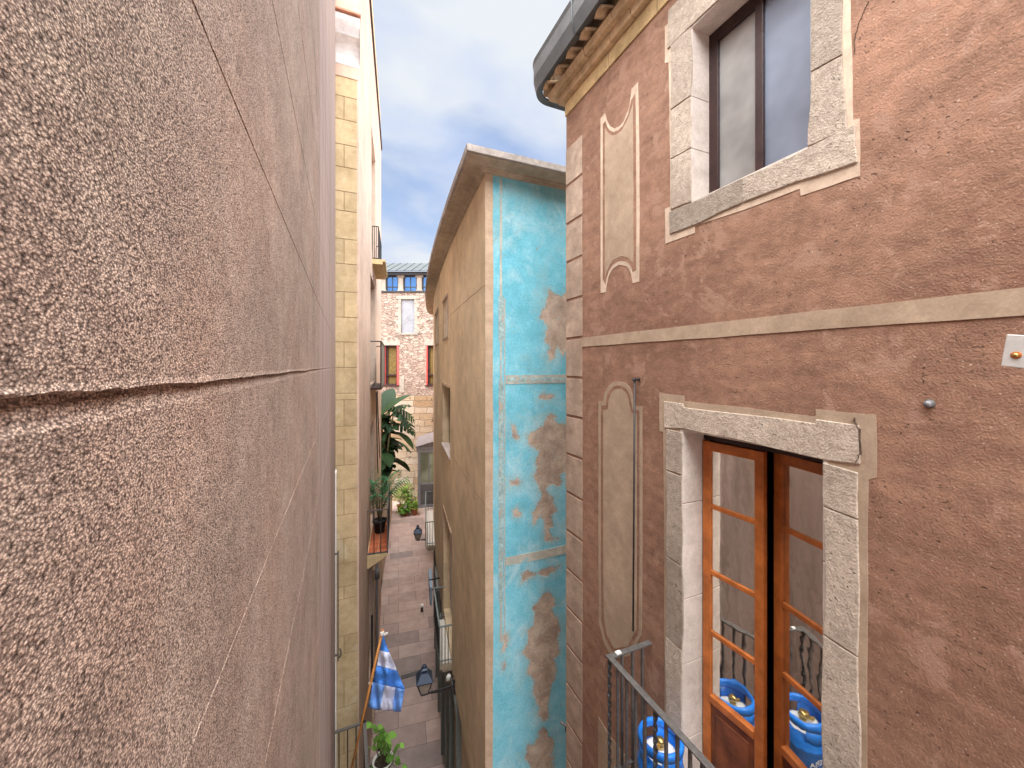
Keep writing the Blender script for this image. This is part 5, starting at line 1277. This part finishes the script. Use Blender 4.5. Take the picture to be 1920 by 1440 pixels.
# ------------------------------------------------------------------ old stone palace closing the alley
def palace():
    R = thing('stone_palace', 'old stone building with red framed windows and glazed loggia closing the alley', 'building', FS.M(-8.5, -1, GZ))
    def pt(u, v): return ((u - 960) / FPX * T_S, (HOR - v) / FPX * T_S)
    def grid(name, mat, z0, z1, ops):
        mb = MB(); wall(mb, FS, -13, -3, z0, z1, ops, 2, 0, .6); o_ = mb.build(name, mat, R)
        uv = o_.data.uv_layers.new(name='UVMap'); org = FS.pos(0); rl = R.location
        for lp in o_.data.loops:
            c = o_.data.vertices[lp.vertex_index].co; wx, wy = c.x + rl.x - org[0], c.y + rl.y - org[1]
            uv.data[lp.index].uv = (wx * CS - wy * SN + (wx * SN + wy * CS) * .7, c.z)
        return o_
    zm = pt(0, 742)[1]; z1 = pt(0, 548)[1]
    wins = []
    for u0, u1 in ((720, 748), (799, 827)): a, zt = pt(u0, 648); b, zb = pt(u1, 722); wins.append((a, b, zb, zt, .35))
    a, zt = pt(752, 561); b, zb = pt(777, 624); blind = (a, b, zb, zt, .12)
    grid('upper_wall', M['rubble'], zm, z1, wins + [blind]); grid('lower_wall', M['ashlar'], -11, zm - .002, [])
    a, b, c, e, dp = blind
    mb = MB(); fbox(mb, FS, a, b, -.14, -.11, c, e); mb.build('window_infill', M['greyfill'], R)
    mb = MB(); k = 0; z = c
    while z < e - .05:
        wd = .24 if k % 2 else .42
        fbox(mb, FS, a - wd, a, 0, .03, z, min(e, z + .33)); fbox(mb, FS, b, b + wd, 0, .03, z, min(e, z + .33)); z += .34; k += 1
    fbox(mb, FS, a - .42, b + .42, 0, .032, e + .004, e + .28); fbox(mb, FS, a - .2, b + .3, 0, .06, c - .16, c - .004); mb.build('stone_trim', M['trimstone'], R, .01)
    for a, b, c, e, dp in wins:
        mb = MB(); fbox(mb, FS, a, a + .10, -.3, .03, c, e); fbox(mb, FS, b - .16, b, -.3, .03, c, e); fr = mb.build('window_frame', M['redframe'], R)
        mb = MB(); fbox(mb, FS, a + .10, b - .16, -.26, -.20, c, c + .1); fbox(mb, FS, a + .10, b - .16, -.28, -.1, c + .78, c + .88); fbox(mb, FS, a + .1, b - .16, -.28, -.2, e - .1, e)
        for q in (a + .10, a + .2, b - .28): fbox(mb, FS, q, q + .07, -.27, -.19, c + .1, e - .1)
        fbox(mb, FS, a - .05, b + .05, -.1, .08, c - .08, c); mb.build('window_sash', M['frame_dark'], fr)
        mb = MB(); fbox(mb, FS, a + .1, b - .16, -.33, -.31, c, e); mb.build('curtain', M['curtain'], fr)
        # carved trefoil head above
        mb = MB(); mid = (a + b) / 2; wd = (b - a) / 2 + .1; P = []
        for i in range(49):
            f = i / 48; x = -wd + 2 * wd * f; ph = (f * 3) % 1; P.append((mid + x, e + .28 + .34 * (1 - abs(2 * ph - 1)) ** .8))
        sheet(mb, FS, [(mid - wd, e + .02)] + P + [(mid + wd, e + .02)], 0, .05, False); mb.build('carved_head', M['trimstone'], R)
        mb = MB(); fbox(mb, FS, b + .05, b + .45, 0, .05, c - .6, c + .75); mb.build('stone_trim', M['trimstone'], R)
    # loggia: parapet sill, stone pillars, glass, beam, ribbed metal roof
    zs, zbm = z1, pt(0, 516)[1]
    mb = MB(); fbox(mb, FS, -13, -3, -.4, .08, zs, zs + .1); mb.build('sill', M['iron_dark'], R)
    us = [718, 751, 786, 820, 853, 885]
    for u in us:
        x = pt(u, 0)[0]; mb = MB(); fbox(mb, FS, x - .20, x + .20, -.35, .0, zs + .1, zbm - .16); fbox(mb, FS, x - .3, x + .3, -.4, .04, zbm - .16, zbm); fbox(mb, FS, x - .25, x + .25, -.36, .02, zs + .1, zs + .22); mb.build('pillar', M['trimstone'], R, .02)
    for u, u2 in zip(us, us[1:]):
        x, x2 = pt(u, 0)[0] + .2, pt(u2, 0)[0] - .2
        mb = MB(); fbox(mb, FS, x, x + .1, -.28, -.2, zs + .1, zbm); fbox(mb, FS, x2 - .1, x2, -.28, -.2, zs + .1, zbm); fbox(mb, FS, (x + x2) / 2 - .03, (x + x2) / 2 + .03, -.28, -.2, zs + .1, zbm); fbox(mb, FS, x, x2, -.28, -.2, zbm - .12, zbm); fbox(mb, FS, x, x2, -.265, -.215, zs + .42, zs + .5)
        w_ = mb.build('loggia_window', M['iron_dark'], R); mb = MB(); fbox(mb, FS, x, x2, -.26, -.24, zs + .1, zbm); mb.build('pane', M['pane_sky'], w_)
    mb = MB(); fbox(mb, FS, -13, -3, -.5, .25, zbm, zbm + .22); mb.build('beam', M['iron_dark'], R)
    mb = MB(); vs = []
    zr = pt(0, 500)[1] + .12
    A = [FS.M(-13, .45, zbm + .22), FS.M(-3, .45, zbm + .22), FS.M(-3, -3, zr + .9), FS.M(-13, -3, zr + .9)]; mb.add(A + [(p[0], p[1], p[2] + .05) for p in A], [(0, 1, 2, 3), (4, 5, 6, 7), (0, 1, 5, 4)])
    x = -13
    while x < -3: mb.bar(FS.M(x, .45, zbm + .29), FS.M(x + .0, -3, zr + .97), .05); x += .62
    mb.build('metal_roof', M['metal_roof'], R)
palace()

# ------------------------------------------------------------------ small things on the pavement
tt = FPX * 11 / (1271 - HOR)
p, q = at(752, tt, GZ + .004), at(800, tt * 1.0, GZ + .004)
mb = MB(); mb.box(p[0], q[0], p[1] - .09, p[1] + .09, GZ + .001, GZ + .006); R_ = thing('drain_grate', 'dark slotted drain grate set across the pavement by the near lantern', 'drain grate', (p[0], p[1], GZ))
mb.build('grate_frame', M['iron_dark'], R_)
mb = MB()
k = p[0] + .03
while k < q[0] - .03: mb.box(k, k + .015, p[1] - .07, p[1] + .07, GZ + .006, GZ + .010); k += .035
mb.build('grate_bars', M['iron'], R_)
tt = FPX * 11 / (1146 - HOR); p = at(791, tt, GZ)
R_ = thing('floor_fixture', 'small pale round floor fixture standing on the pavement', 'ground light', p)  # plain round fixture, modelled as a short post under a pale cap
mb = MB(); mb.lathe(p[0], p[1], [(.06, GZ), (.05, GZ + .03), (.045, GZ + .22)], 16); mb.build('post', M['iron_dark'], R_)
mb = MB(); mb.lathe(p[0], p[1], [(.08, GZ + .22), (.085, GZ + .27), (.05, GZ + .31), (0, GZ + .32)], 16); mb.build('cap', M['white'], R_)

a = FC.hit(850, 1268)
R_ = thing('wall_spotlight', 'small white spotlight fixed on the ochre side just above the near lantern bracket', 'spotlight', FC.M(a[0], 0, a[1]))
mb = MB(); mb.tube([FC.M(a[0], 0, a[1]), FC.M(a[0], .08, a[1])], .022, 10); mb.build('arm', M['iron_dark'], R_)
mb = MB(); mb.tube([FC.M(a[0] - .03, .09, a[1] + .06), FC.M(a[0], .10, a[1] + .01), FC.M(a[0] + .02, .11, a[1] - .06), FC.M(a[0] + .02, .11, a[1] - .065)], [.035, .05, .055, .02], 12); mb.build('lamp_head', M['white'], R_)
